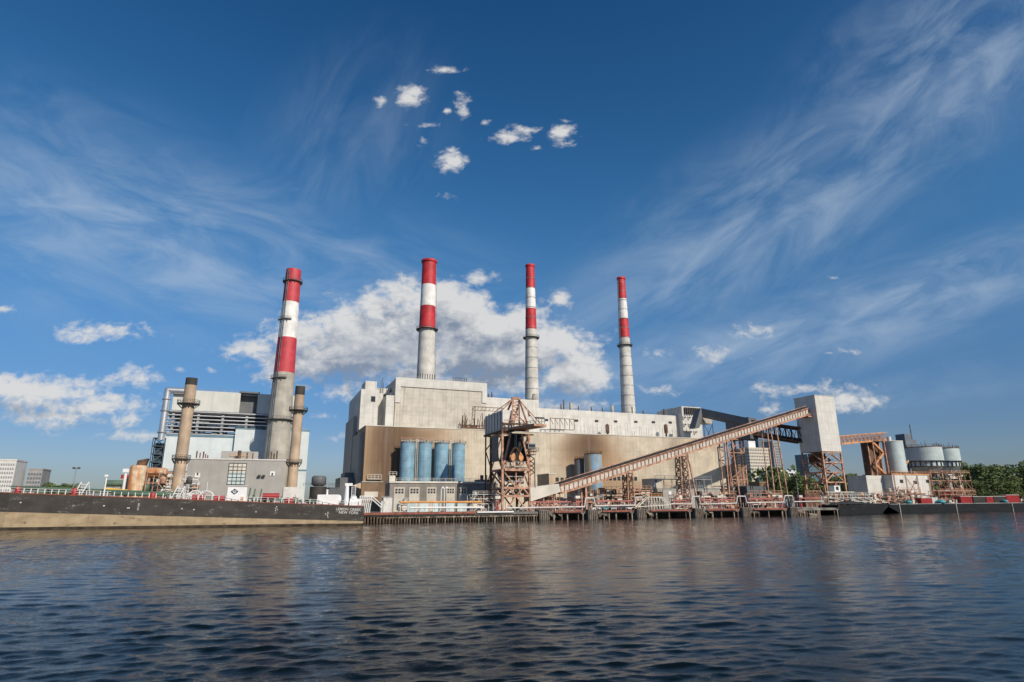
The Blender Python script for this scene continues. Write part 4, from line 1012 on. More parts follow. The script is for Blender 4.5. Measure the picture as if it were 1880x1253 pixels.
for an in (0, 1.6, 3.1, 4.7): tk.tube((0,0,.35), (.22*math.cos(an), .22*math.sin(an), .68), .014, 6)
trunk_me = bpy.data.meshes.new('trunk'); trunk_me.from_pydata(tk.v, [], tk.f); trunk_me.materials.append(MT['bark'])
tcount = 0
def tree(px, top, Yc, label, group, wide=.62):
    global tcount
    p = P(px, top, Yc); h = p.z-G
    t = thing('tree', label, 'tree', (p.x, Yc, G), group)
    o = bpy.data.objects.new('trunk', trunk_me); COL.objects.link(o); o.parent = t; o.scale = (h, h, h)
    c = bpy.data.objects.new('crown', crowns[tcount % 5]); COL.objects.link(c); c.parent = t
    c.location = (0, 0, h*.55); c.scale = (h*wide, h*wide, h*.46); c.rotation_euler = (0, 0, tcount*1.7); tcount += 1
g1 = 'trees on the far right bank'; 
L1 = [(1752,858,262,'low tree tucked right behind the process platform'),(1772,849,285,'rounded tree rising just right of the raised tanks'),(1796,850,275,'broad sunlit tree third from left on right bank'),(1818,848,292,'tall tree behind the gap in the right bank foliage'),(1838,856,262,'bushy tree in front on right bank above red container'),(1862,850,280,'wide tree next to the right picture edge'),(1884,846,300,'tree cut by the right picture edge'),(1815,868,250,'shorter bright green tree in front of the tall ones'),(1852,880,246,'small bush-like tree low above the right barge'),(1785,876,248,'small tree at foot of the right bank trees'),(1905,850,270,'tree just beyond right picture edge')]
for a_ in L1: tree(a_[0], a_[1], a_[2], a_[3], g1)
g2 = 'trees between transfer tower and stair tower'
for a_ in [(1553,871,300,'tree right beside the transfer tower legs'),(1566,868,310,'tallest tree between transfer tower and stair tower'),(1583,871,300,'rounded tree in middle between the two towers'),(1598,869,305,'tree touching the left side of silo house')]: tree(a_[0], a_[1], a_[2], a_[3], g2)
g3 = 'dark trees seen under the conveyor bridges'
for a_ in [(1430,871,320,'dark tree right of the brown shed'),(1446,872,330,'dark tree left of the transfer tower in gap'),(1462,869,318,'dark leafy tree beneath truss bridge end'),(1480,873,325,'tree seen through left tower legs'),(1500,875,335,'tree seen through middle of tower legs'),(1522,872,325,'tree seen through right tower legs'),(1538,874,312,'tree peeking out behind right tower leg')]: tree(a_[0], a_[1], a_[2], a_[3], g3)
g4 = 'small distant trees behind the barge bow'
for a_ in [(88,884,400,'small dark pointed tree beside brown grey tower block'),(99,886,400,'low distant tree second beyond the green barge pipes'),(110,887,390,'low distant tree third beyond the green barge pipes'),(121,886,400,'low distant tree beside thin floodlight pole'),(132,889,380,'last low tree right of floodlight pole')]: tree(a_[0], a_[1], a_[2], a_[3], g4)
# far wooded bank as one mass
b = MB(); R = random.Random(5)
for i in range(9000):
    x = R.uniform(420, 1500); yy = R.uniform(420, 470)+ (x-420)*.1; hmax = 26+8*math.sin(x*.02)+5*math.sin(x*.07+1)
    z = G+hmax*(R.random()**.6); s = R.uniform(.9, 2); c = Vector((x, yy, z)); n_ = Vector((R.gauss(0,1), R.gauss(-.6,1), R.gauss(.4,1))).normalized(); a1 = n_.orthogonal().normalized(); a2 = n_.cross(a1)
    b.add([c-a1*s-a2*s, c+a1*s-a2*s, c+a1*s+a2*s, c-a1*s+a2*s], [(0,1,2,3)])
tagit(b.build('far_wood', 'leaf_b'), 'dense dark wood covering the distant bank at far right', 'wood', kind='stuff')
# ------------------------------------------------------------------ dock
Yd = 190.
t = thing('timber_wharf', 'low timber wharf on closely set piles below the coal crane', 'wharf', (X(800,950,Yd), Yd, 0))
x0, x1 = X(668,945,Yd), X(988,945,Yd)
b = MB(); b.box(x0, x1, Yd, LANDY+5, G-.7, G); b.build('deck', 'concrete_dark', t)
b = MB(); b.box(x0, x1-22, Yd-.4, Yd-.01, G-.35, G+.35); b.build('fender_beam', 'beam_red', t)
b = MB(); b.tube((x1-21.5, Yd-.3, G), (x1-9, Yd-.3, G), .28); b.build('white_pipe', 'paint_white', t)
b = MB(); b.box(x0+4, x1, Yd+.5, Yd+.9, G-1.4, G-.71); b.build('waling', 'timber_pale', t)
n = 62
for i in range(n):
    x = x0+.4+(x1-x0-.8)*i/(n-1)
    b = MB(); d = rnd(-.12, .12); near = i < 14
    b.tube((x+d, Yd+(.1 if near else .8), -2), (x, Yd+.6, G-.71 if not near else G-.36), .3 if near else rnd(.2,.27), 7)
    b.build('pile', 'timber' if (near or i % 3) else 'timber_pale', t)
for yy in (Yd+3, Yd+6):
    for i in range(17): x = x0+1+(x1-x0-2)*(i+(yy-Yd)/9)/18; MB().tube((x, yy, -2), (x, yy, G-.71), .25, 6).build('pile', 'timber', t)
pxs = [(988,1078),(1078,1168),(1168,1274),(1274,1362),(1362,1450),(1450,1545)]
labs = ['concrete dock bay right of the coal crane under the white chute','concrete dock bay below the rusty blue silo','concrete dock bay carrying the white arched gangway frame','concrete dock bay in front of long blue grey control building','concrete dock bay below the tan conveyor legs near office block','last concrete dock bay left of the dark moored barge']
for i, (pa, pb) in enumerate(pxs):
    yd = Yd+.5; xa, xb = X(pa,945,yd)+.1, X(pb,945,yd)-.1
    t = thing('dock_bay', labs[i], 'dock', ((xa+xb)/2, yd, 0), 'concrete dock bays with red fender beams')
    MB().box(xa, xb, yd+1, LANDY+5, G-.9, G-.02).build('deck', 'concrete_dark', t)
    if i < 5: MB().box(xa+6, xb-1.5, yd-.25, yd+.25, G-.45, G+.15).build('fender_beam', 'beam_red', t)
    b = MB(); b.box(xa+.2, xa+3.9, yd-.5, yd+3, -1.5, G+.5); b.build('pier', 'concrete_dark', t)
    b = MB()
    for k in range(5): b.box(xa+.4+k*.75, xa+.75+k*.75, yd-.68, yd-.52, -.5, G+.3)
    b.build('fender_ribs', 'timber', t)
    for xx in [xa+6+rnd(0,1), xa+9, (xa+xb)/2+2, xb-3, xb-1.2] + ([xa+7+k*1.4 for k in range(8)] if i == 5 else []): 
        MB().tube((xx, yd+.8, -2), (xx, yd+.8, G-.9), rnd(.22,.38), 8).build('pile', 'timber_pale' if rnd(0,1)<.5 else 'timber', t)
    b = MB()
    for k in range(8): 
        xx = xa+4.2+rnd(0,3); b.tube((xx, yd+.6, G-.6), (xx+rnd(.5,2.5), yd+.5, rnd(.4,1.4)), .12, 6)
    b.build('loose_timber', 'timber_pale', t)
    for k in (xa+4.4, xb-.6): 
        b = MB(); b.lathe(k, yd+.4, [(.35,G-.02),(.35,G+.5),(.6,G+.6),(.6,G+.85)], 12); b.build('bollard', 'steel_rustdark', t)
    b = MB(); y_ = yd+2; zp = Z((pa+pb)/2, 933.5-(i*1.2), y_)
# pipe lines along the dock
t = thing('dock_pipeline', 'long white pipeline with square expansion loops along the dock', 'pipeline', (X(1000,933,192), 192, G))
y_ = 192.6
def pz(px, py): p = P(px, py, y_); return (p.x, y_, p.z)
pts = [pz(929,921), pz(929,933), pz(1073,931), pz(1075,915), pz(1090,915), pz(1093,929.5), pz(1165,928), pz(1167,913.5), pz(1178,913), pz(1180,924)]
MB().path([Vector(p) for p in pts], .25, 10).build('pipe', 'paint_white_dirty', t)
pts = [pz(1232,925), pz(1269,926), pz(1271,912), pz(1283,912), pz(1286,926), pz(1352,924.5), pz(1354,911.5), pz(1368,911.5), pz(1371,923.5), pz(1438,922.5), pz(1441,910.5), pz(1454,910.5), pz(1457,921.5), pz(1510,920.5)]
MB().path([Vector(p) for p in pts], .22, 10).build('pipe', 'paint_white_dirty', t)
MB().path([Vector(pz(752,932.5)), Vector(pz(888,932))], .3, 10).build('pipe', 'paint_white', t)
MB().path([Vector(pz(735,922.5)), Vector(pz(885,922))], .35, 10).build('orange_pipe', 'pipe_orange', t)
for px in range(735, 1505, 9):
    x = X(px, 930, 193.4); MB().beam((x, 193.4, G), (x, 193.4, G+2.4), .12).build('support_post', 'paint_white_dirty', t)
t = thing('dock_guard_rail', 'faded pink guard rail running behind the white dock pipeline', 'railing', (X(1200,921,195), 195, G))
for (pa, pb, pya, pyb) in ((975,1068,922,921.5),(1094,1162,920.5,920),(1236,1268,919.5,919),(1288,1350,918,917.5),(1373,1437,916.5,916),(1460,1505,915,914.5)):
    b = MB(); A = P(pa,pya,195); B = P(pb,pyb,195); b.beam(A, B, .3, .45); b.beam(A-Vector((0,0,1.4)), B-Vector((0,0,1.4)), .12)
    k = int((B-A).length/2.6)
    for i in range(k+1): p = A.lerp(B, i/k); b.beam((p.x,195,G), p, .16)
    b.build('rail_panel', 'paint_redrail', t)
# red & white posts
for i, px in enumerate((913, 1060, 1320, 1432, 1470)):
    t = thing('mooring_mast', ['mooring mast left of coal crane with red base','red and white mooring mast between chute and first pipe loop','mast with yellowed cap and red lifebuoy near control building','mast with yellowed cap and red lifebuoy left of last pipe loop','mast with pale cap near the transfer tower'][i], 'mast', (X(px,925,193.6), 193.6, G), 'short masts along the dock')
    x = X(px,925,193.6); z_ = G+4.2
    b = MB(); 
    for q1 in (-.5,.5): b.beam((x+q1,193.6,G),(x+q1,193.6,z_),.2)
    for k in range(7): b.beam((x-.5,193.6,G+k*.6),(x+.5,193.6,G+.6+k*.6),.13)
    b.build('lattice', 'paint_redrail', t)
    b = MB(); b.box(x-.9, x+.9, 193, 194.2, z_, z_+.9); b.build('cap', 'trim_cream', t)
    b = MB(); b.box(x-.35, x+.35, 193.1, 193.3, G+.6, G+1.6); b.build('lifebuoy_box', 'paint_red', t)
# arched gangway frame
t = thing('gangway', 'cream painted trapezoid gangway frame with stairs on the dock', 'gangway', (X(1200,920,192.4), 192.2, G))
A, B, C_, D_ = [P(px,py,191.8) for px,py in ((1171,931),(1190,913),(1215,913),(1232,927))]
b = MB()
for o_ in (Vector((0,0,0)), Vector((0,1.6,0))):
    for u_, v_ in ((A,B),(B,C_),(C_,D_)): b.beam(u_+o_, v_+o_, .3)
    for k in range(6): p = B.lerp(C_, k/5)+o_; b.beam(p, (p.x, p.y, G+.2), .16)
    for k in range(5): p = B.lerp(C_, k/5)+o_; q_ = B.lerp(C_, (k+1)/5)+o_; b.beam(p, (q_.x, q_.y, G+.4), .13)
    b.beam(A+o_, D_+o_, .25)
b.build('frame', 'trim_cream', t)
b = MB(); b.rail([B+Vector((0,0,.1)), C_+Vector((0,0,.1))], 1.1, .12, 1.2); b.build('railing', 'steel_orange', t)
# quay-side clutter, left to right
t = thing('gangway_stairs', 'white metal gangway stairs beside the barge stern', 'stairs', (X(690,925,192), 193, G))
b = MB(); A = P(662,917,193); B = P(683,917,193); C_ = P(702,934,193)
for o_ in (0, 1.2):
    v = Vector((0,o_,0)); b.beam(A+v, B+v, .2); b.beam(B+v, C_+v, .25); b.beam(A+v+Vector((0,0,1)), B+v+Vector((0,0,1)), .12); b.beam(B+v+Vector((0,0,1)), C_+v+Vector((0,0,1)), .12)
    for k in range(7): p = A.lerp(B, k/6)+v; b.beam(p+Vector((0,0,1)), (p.x-.6, p.y, G), .14)
b.build('frame', 'paint_white', t)
b = MB()
for k in range(12): p = B.lerp(C_, k/12); b.box(p.x-.2, p.x+.4, 193, 194.2, p.z, p.z+.1)
b.build('tread', 'steel_grey', t)
t = thing('white_equipment_box', 'pale equipment cabinet cluster at the head of the wharf', 'cabinet', (X(712,925,196), 196, G))
b = MB(); b.box(X(704,920,196), X(720,920,196), 196, 199, G, Z(712,914,196)); b.box(X(700,920,196), X(703,920,196), 196, 198, G, Z(712,920,196)); b.build('cabinet', 'paint_white_dirty', t)
b = MB(); 
for k in range(6): x = X(702+k*3,914,196); b.beam((x,196.5,Z(712,914,196)),(x,196.5,Z(712,911,196)),.25)
b.build('insulator', 'steel_grey', t)
for k, (pa, pb) in enumerate(((748,766),(770,786),(795,810),(819,834),(840,857))):
    t = thing('barrier_panel', ['pale blue panel nearest the wharf cabinets','second pale blue panel beneath orange pipe','third pale blue panel, beneath the middle of orange pipe','fourth pale blue panel beneath orange pipe','pale blue panel nearest the crane'][k], 'barrier', (X(pa,927,198), 198, G), 'pale blue barrier panels behind dock pipe')
    x0, x1 = X(pa,927,198), X(pb,927,198); b = MB(); b.box(x0, x1, 198, 198.4, G+.2, Z(pa,924.5,198)); b.build('panel', 'panel_paleblue', t)
    b = MB(); b.box(x0+.2, x0+.5, 197.6, 198.8, G, G+.19); b.box(x1-.5, x1-.2, 197.6, 198.8, G, G+.19); b.build('foot', 'steel_grey', t)
cluster('pump_skid','greenish pump and pipe skid behind the orange dock pipe','pump skid',737,770,921,203,30,['trim_cream','steel_grey','paint_yellow'],11,'trim_cream',3)
cluster('pipe_rack','pale pipe rack with orange tanks left of coal crane','pipe rack',868,908,908,204,44,['trim_cream','steel_rust','steel_grey'],12,'trim_cream',6)
cluster('pipe_rack','cluttered rusty pipe rack behind the white chute','pipe rack',1028,1072,893,208,60,['trim_cream','steel_rust','paint_white_dirty'],13,'steel_rust',6)
cluster('pipe_rack','pipe rack with pale pipes at foot of rusty blue silo','pipe rack',1104,1150,899,212,60,['trim_cream','steel_rust','steel_rustdark'],14,'steel_rust',6)
cluster('pipe_rack','rust brown pipe rack behind arched gangway frame','pipe rack',1152,1196,897,216,60,['steel_rustdark','steel_rust','trim_cream'],15,'steel_rust',6)
cluster('pipe_rack','dark pipe rack at the foot of the grey gallery supports','pipe rack',1326,1374,893,226,60,['steel_dark','steel_rustdark','steel_grey'],16,'steel_dark',6)
cluster('pipe_rack','low pale pipe rack in front of transfer tower feet','pipe rack',1518,1600,909,203,90,['trim_cream','steel_rust','steel_grey'],17,'trim_cream',5)
cluster('pipe_rack','rusty pipe rack in front of the cream silo house','pipe rack',1642,1690,899,207,70,['steel_rust','steel_rustdark','trim_cream'],18,'steel_rust',5)
cluster('pipe_rack','low rust red rack of machinery above the right barge','pipe rack',1722,1790,902,208,80,['steel_rust','paint_red','steel_rustdark'],19,'steel_rust',5)
for a_ in ((985,1027,913,200,50,'low rack of pale pipes beneath the white chute housing',31),(1236,1268,909,200,44,'low rack of pipes in front of control building left part',32),(1290,1350,907,201,70,'low rack of pipes in front of control building right part',33),(1376,1436,906,201,70,'low pipe rack between the tall conveyor legs',34),(1600,1641,907,205,50,'low rack at left foot of the silo house',35),(1078,1100,905,204,30,'low rack of pipes behind the first pipe loop',36)):
    cluster('pipe_rack', a_[5], 'pipe rack', a_[0], a_[1], a_[2], a_[3], a_[4], ['trim_cream','steel_rust','steel_dark'], a_[6], 'steel_rust', 3)
# tan house near 1200
t = thing('tan_cabin', 'rounded tan filter housing standing behind gangway frame', 'cabin', (X(1205,890,222), 222, G))
x0, x1 = X(1196,890,222), X(1216,890,222); b = MB(); b.box(x0, x1, 222, 229, Z(1205,903,222), Z(1205,879,222)); b.build('housing', 'door_cream', t)
b = MB()
for x in (x0+.3, x1-.3): 
    for yy in (222.3, 228.7): b.beam((x,yy,G),(x,yy,Z(1205,903,222)),.35)
b.rail([(x0,221.9,Z(1205,903,222)),(x1,221.9,Z(1205,903,222))], 1.2, .12, 1.2); b.build('stand', 'steel_rustdark', t)
MB().box(x0+2, x0+2.9, 221.88, 221.99, Z(1205,885,222), Z(1205,881,222)).build('window', 'glass', t)
t = thing('control_building', 'long blue grey control building with roof railings right of dock', 'building', (X(1270,905,224), 224, G))
x0, x1 = X(1217,905,224), X(1322,905,224); zt = Z(1270,898,224)
MB().box(x0, x1, 224, 234, G, zt).build('wall', 'clad_grey', t)
b = MB(); b.box(x0-.2, x1+.2, 223.8, 234.2, zt+.003, zt+.3); b.rail([(x0,224,zt+.3),(x1,224,zt+.3)], 1.3, .14, 2.2); b.rail([(x0,229,zt+4.5),(x1,229,zt+4.5)], 1.3, .14, 5); b.box(x0, x1, 229, 233, zt+4.2, zt+4.5)
for k in range(8): xx = x0+(x1-x0)*k/7; b.beam((xx,229,zt),(xx,229,zt+4.3),.25)
b.build('roof_gallery', 'steel_grey', t)
for px in (1230,1243,1250,1264,1281,1284,1288): 
    x = X(px,906,224); MB().box(x-.7, x+.7, 223.9, 223.99, zt-2.6, zt-1.).build('window', 'glass' if px > 1275 else 'paint_white', t)
cl = [('paint_white','white parked car leftmost behind first pipe loop'),('paint_teal','teal parked car behind the first dock pipe loop'),('steel_silver','silver parked car third in the row behind pipes'),('paint_blueblack','dark parked car near the second pipe loop'),('paint_white_dirty','off-white parked car nearest the gangway frame')]
proto = None
for k, (m_, lb) in enumerate(cl):
    px = 1097+k*15; yy = 199.5; x = X(px,921,yy)
    t = thing('parked_car', lb, 'car', (x, yy, G), 'cars parked behind the dock pipeline')
    b = MB(); b.prism([(x-2.2,G+.35),(x+2.2,G+.35),(x+2.25,G+.8),(x+1.5,G+.95),(x-2.1,G+1.0),(x-2.25,G+.7)], yy, yy+1.75); b.build('body', m_, t)
    b = MB(); b.prism([(x-1.7,G+.98),(x+1.2,G+.96),(x+.5,G+1.5),(x-1.2,G+1.52)], yy+.12, yy+1.63); b.build('cabin_glass', 'glass', t)
    b = MB(); b.prism([(x-1.15,G+1.53),(x+.45,G+1.51),(x+.4,G+1.58),(x-1.1,G+1.6)], yy+.15, yy+1.6); b.build('roof', m_, t)
    for xx in (x-1.35, x+1.35):
        for y2 in (yy-.05, yy+1.6): MB().tube((xx,y2,G+.33),(xx,y2+.2,G+.33),.33,14).build('wheel', 'tyre', t)
# light poles
for k, (px, top, yy, lb) in enumerate(((816,897,197,'twin-headed white lamp post in front of workshop doors'),(140,861,235,'lone floodlight pole beyond the green barge pipes'),(1284,884,206,'slim lamp post in front of control building'),(1462,880,206,'thin lamp post left of the transfer tower'),(1541,884,205,'thin pole right of the transfer tower legs'))):
    p = P(px, top, yy); t = thing('light_pole', lb, 'lamp post', (p.x, yy, G))
    b = MB(); b.tube((p.x,yy,G),(p.x,yy,p.z),.2,8,.12)
    if k == 0: b.tube((p.x-1.1,yy,G),(p.x-1.1,yy,p.z),.16,8)
    b.build('pole', 'paint_white' if k == 0 else 'steel_grey', t)
    b = MB(); b.box(p.x-1, p.x-.3, yy-.4, yy+.4, p.z, p.z+.5); b.box(p.x+.3, p.x+1, yy-.4, yy+.4, p.z, p.z+.5); b.beam((p.x-1,yy,p.z),(p.x+1,yy,p.z),.15); b.build('lamp', 'steel_dark' if k else 'paint_white', t)
# tower-base cabin
t = thing('white_cabin', 'small white cabin with dark window at foot of transfer tower', 'cabin', (X(1537,898,206), 206, G))
x0, x1 = X(1532,898,206), X(1543,898,206); MB().box(x0, x1, 206, 209, Z(1537,903,206), Z(1537,892,206)).build('wall', 'paint_white', t)
MB().box(x0+1, x1-1.2, 205.88, 205.99, Z(1537,900,206), Z(1537,894,206)).build('window', 'glass', t)
b = MB()
for x in (x0+.2, x1-.2): b.beam((x,206.3,G),(x,206.3,Z(1537,903,206)),.3)
b.box(x0-6, x1+8, 205.5, 209.5, Z(1537,904.3,206), Z(1537,903.1,206)); b.build('stand', 'trim_cream', t)
t = thing('fuel_shed', 'dark low open shed behind last dock bays', 'shed', (X(1400,905,222), 222, G))
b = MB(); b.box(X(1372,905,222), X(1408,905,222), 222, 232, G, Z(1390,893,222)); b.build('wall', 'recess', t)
b = MB(); b.box(X(1406,905,220), X(1418,905,220), 220, 228, G, Z(1412,902,220)); b.build('side_room', 'brownwall', t)
t = thing('coal_heap', 'dark maroon walled bunker between the masts near transfer tower', 'bunker', (X(1490,910,203), 203, G))
b = MB(); b.box(X(1478,910,203), X(1506,910,203), 203, 209, G, Z(1490,905,203)); b.build('wall', 'steel_rustdark', t)
b = MB(); b.rail([(X(1478,904,203),202.9,Z(1490,905,203)),(X(1506,904,203),202.9,Z(1490,905,203))],.9,.12,2); b.build('railing', 'steel_rust', t)
t = thing('perimeter_wall', 'pale fence running below trees between conveyor legs', 'fence', (X(1500,897,240), 240, G))
b = MB(); x0, x1 = X(1412,897,240), X(1602,897,240); k = 60
for i in range(k): x = x0+(x1-x0)*i/k; b.box(x, x+(x1-x0)/k*.7, 240, 240.15, G, G+4.6+.3*(i%3))
b.build('board', 'steel_grey', t)
# far-left industrial bits
t = thing('rusty_vessel', 'orange rust streaked upright vessel with tilted hood on top', 'vessel', (X(252,880,222), 222, G))
x = X(252,880,222); z1_ = Z(252,858,222); b = MB(); b.lathe(x, 222, [(2.4,G),(2.4,z1_),(2.0,z1_+.5)], 28); b.build('shell', 'rust_vessel', t)
b = MB(); x -= .9; b.hexa([(x+.2,221,z1_+.4),(x+2.6,221,z1_+.4),(x+2.6,224,z1_+.4),(x+.2,224,z1_+.4),(x+.4,221,z1_+2.0),(x+3.2,221,z1_+2.7),(x+3.2,224,z1_+2.7),(x+.4,224,z1_+2.0)]); x += .9; b.build('hood', 'steel_rustdark', t)
b = MB(); b.lathe(x, 222, [(2.42,G+1),(2.6,G+1.2),(2.6,G+4.4),(2.42,G+4.6)], 28, False); b.build('yellow_skirt', 'paint_yellow', t)
t = thing('green_drum_tank', 'dark green horizontal drum tank with yellow pipe beneath, left of rusty vessel', 'tank', (X(209,888,218), 218, G))
zq = Z(209,888,218); b = MB(); b.tube((X(193,888,218),218,zq),(X(226,888,218),218,zq),.95,20); b.build('drum', 'paint_green', t)
b = MB(); b.path([Vector((X(193,893,217),217,zq-1.7)),Vector((X(225,895,217),217,zq-2.1)),Vector((X(236,897,217),217,zq-2.3))],.5,10); b.build('yellow_pipe', 'paint_yellow', t)
b = MB(); 
for px in (195,209,223): b.beam((X(px,890,218),218,G),(X(px,890,218),218,zq-.9),.35)
b.build('stand', 'steel_rust', t)
t = thing('white_vent_mast', 'white vent mast with square head beside green drum tank', 'vent mast', (X(230,880,217), 217, G))
p = P(232,863,217); b = MB(); b.tube((p.x,217,G),(p.x,217,p.z-.8),.42,12); b.build('mast', 'paint_white', t)
b = MB(); b.box(p.x-.8,p.x+.8,216.4,217.6,p.z-.8,p.z+.3); b.build('head', 'paint_white', t)
t = thing('red_shed', 'small red roofed shed between drum tank and rusty vessel', 'shed', (X(230,885,228), 228, G))
MB().box(X(220,885,228), X(240,885,228), 228, 233, G, Z(230,878,228)).build('wall', 'tan_shaft', t)
MB().box(X(222,875,228), X(241,875,228), 227.8, 233.2, Z(230,878,228)+.01, Z(230,872,228)).build('roof', 'paint_red', t)
cluster('pipe_rack','rust and cream pipe rack between rusty vessel and left tan chimney','pipe rack',266,311,868,220,60,['trim_cream','steel_rust','paint_green'],21,'steel_rust',6)
t = thing('cream_tank', 'cream horizontal tank on top of the left pipe rack', 'tank', (X(290,868,222), 222, G))
zq = Z(288,868,222); b = MB(); b.tube((X(272,868,222),222,zq),(X(300,868,222),222,zq),1.5,20); b.ball((X(300,868,222),222,zq),1.5,16); b.build('drum', 'rust_vessel', t)
b = MB()
for px in (276,296): b.beam((X(px,870,222),222,G),(X(px,870,222),222,zq-1.3),.4)
b.build('stand', 'steel_rust', t)
cluster('pipe_rack','rack of upright white and black pipes in front of left tan chimney','pipe rack',329,362,880,214,34,['paint_white','steel_dark','steel_rust'],22,'paint_white_dirty',5)
# ------------------------------------------------------------------ left oil barge
sx0 = X(668, 945, 171)
def BY(x): return 171+(sx0-x)*.2       # near side of the hull
def BZ(px):                              # deck height read along the sheer
    x = BX(px); return x
def BX(px, py=915):
    d = ray(px, py); k = d.x/d.y; return k*(171+sx0*.2)/(1+.2*k)
pa = (BX(0), Z(0, 905.5, BY(BX(0)))); pb = (BX(640), Z(640, 929.5, BY(BX(640))))
def DZ(x): return pa[1]+(x-pa[0])*(pb[1]-pa[1])/(pb[0]-pa[0])
pc = (BX(0), Z(0, 940, BY(BX(0)))); pd = (BX(640), Z(640, 956.5, BY(BX(640))))
def SZ(x): return pc[1]+(x-pc[0])*(pd[1]-pc[1])/(pd[0]-pc[0])
t = thing('oil_barge', 'long black oil barge with tan lower hull moored along the left bank', 'barge', (BX(330), BY(BX(330)), 0))
x_b = -76.; Wb = 12.
def sec(x, f_): return Vector((x, BY(x), f_))
def wide(x): return 1. if x > x_b+18 else max(.15, (x-x_b)/18)
xs = [x_b+(sx0-x_b)*i/50 for i in range(51)]
def hullstrip(zlo, zhi, inset=0):
    b = MB()
    for u_, v_ in zip(xs, xs[1:]):
        q_ = []
        for zf in (zlo, zhi):
            for (x, back) in ((u_,0),(v_,0),(v_,1),(u_,1)):
                w = Wb*wide(x); yy = BY(x)+(Wb-w)/2+inset; 
                q_.append((x, yy if not back else yy+w-2*inset, zf(x)))
        b.hexa(q_)
    return b
rake = lambda x: -1.6 if x < sx0-7 else -1.6+(x-(sx0-7))/7*2.2
hullstrip(lambda x: min(SZ(x)-.01, rake(x)) , lambda x: SZ(x)).build('lower_hull', 'hull_tan', t)
hullstrip(lambda x: SZ(x)+.001, lambda x: DZ(x)).build('upper_hull', 'hull_black', t)
hullstrip(lambda x: DZ(x)+.002, lambda x: DZ(x)+.22, -.06).build('gunwale', 'beam_red', t)
hullstrip(lambda x: DZ(x)+.222, lambda x: DZ(x)+.25, 1.).build('deck', 'paint_redrail', t)
def BP(px, up=0, back=0, py=915):
    x = BX(px, py); return Vector((x, BY(x)+back, DZ(x)+.2+up))
b = MB()
px = 2
while px < 660:
    p = BP(px, 0, .25); b.beam(p, p+Vector((0,0,1.15)), .17)
    px += 12.9
pp = [BP(v, 1.15, .25) for v in (0, 150, 195)]
b.beam(BP(0,1.15,.25), BP(202,1.15,.25), .08); b.beam(BP(305,1.15,.25), BP(640,1.15,.25), .08); b.beam(BP(0,.6,.25), BP(202,.6,.25), .06); b.beam(BP(305,.6,.25), BP(640,.6,.25), .06)
b.build('railing', 'paint_white', t)
b = MB(); b.tube(BP(5,1.3,4), BP(330,1.3,4), .42, 10); b.tube(BP(205,.7,1.2), BP(305,.9,1.2), .5, 10); b.tube(BP(20,.7,6), BP(620,.7,6), .3, 10)
for v in range(10, 330, 14): b.beam(BP(v,0,4), BP(v,1.3,4), .2)
b.box(BP(60).x, BP(75).x, BP(60).y+3, BP(60).y+6, DZ(0), BP(60).z+1.6)
b.build('deck_pipe', 'paint_green', t)
for v, h in ((28,1.5),(133,1.7),(279,1.4)): p = BP(v,0,.8); MB().lathe(p.x, p.y, [(.7,p.z),(.7,p.z+h*.6),(.4,p.z+h)], 12).build('red_hatch', 'paint_red', t)
for v in (139, 320):
    b = MB(); p = BP(v,0,1); 
    for o_ in (0, 1): b.beam(p+Vector((o_*1.6-.8,0,0)), p+Vector((o_*1.6+.4,0,3.2)), .22); b.beam(p+Vector((o_*1.6+.8,1,0)), p+Vector((o_*1.6+.4,0,3.2)), .18)
    for k in range(5): b.beam(p+Vector((-.8+k*.25,0,k*.65)), p+Vector((.8+k*.25,0,k*.65)), .12)
    b.build('boarding_ladder', 'paint_white', t)
b = MB(); p = BP(186,0,2); b.tube(p, p+Vector((0,0,4.8)), .2, 8); b.box(p.x-.4,p.x+.4,p.y-.4,p.y+.4,p.z+4.8,p.z+5.3); b.build('mast', 'paint_white', t); b = MB(); p = BP(376,0,3); b.tube(p, p+Vector((0,0,4.5)), .1, 6); b.tube(p-Vector((1,0,0)), p+Vector((-1,0,2.5)), .1, 6); b.build('mast', 'paint_white', t)
hullstrip(lambda x: -1.5 if x < sx0-7 else -.3, lambda x: .55 if x < sx0-7 else .5, -.03).build('waterline_stain', 'algae', t)
# deckhouse
p0, p1 = BP(416,0,.9), BP(452,0,.9); yh = p0.y; zh_ = Z(435,893.5,yh)
d = MB().box(p0.x, p1.x, yh, yh+5, p1.z-.3, zh_).build('deckhouse', 'paint_white', t)
b = MB(); b.box(p0.x-.2, p1.x+.25, yh-.2, yh+5.2, zh_+.004, zh_+.25); b.build('deckhouse_roof', 'paint_white_dirty', d)
xm = X(430.5,903,yh); zm = Z(430.5,903,yh); s = .78
b = MB(); b.prism([(xm-s*1.25,zm),(xm,zm-s),(xm+s*1.25,zm),(xm,zm+s)], yh-.04, yh-.004); b.build('emblem', 'paint_blueblack', d)
b = MB(); b.prism([(xm-s*.62,zm+.04),(xm-.1,zm-.38),(xm+.1,zm-.38),(xm+s*.62,zm+.04),(xm+.3,zm+.04),(xm,zm-.16),(xm-.3,zm+.04)][::1], yh-.07, yh-.045); b.box(xm-.45, xm+.45, yh-.07, yh-.045, zm+.14, zm+.26); b.build('emblem_mark', 'paint_white', d)
b = MB(); b.box(X(441,917,yh), X(447,917,yh), yh-.5, yh-.01, p1.z, p1.z+1.2); b.build('vent_box', 'tan_shaft', d)
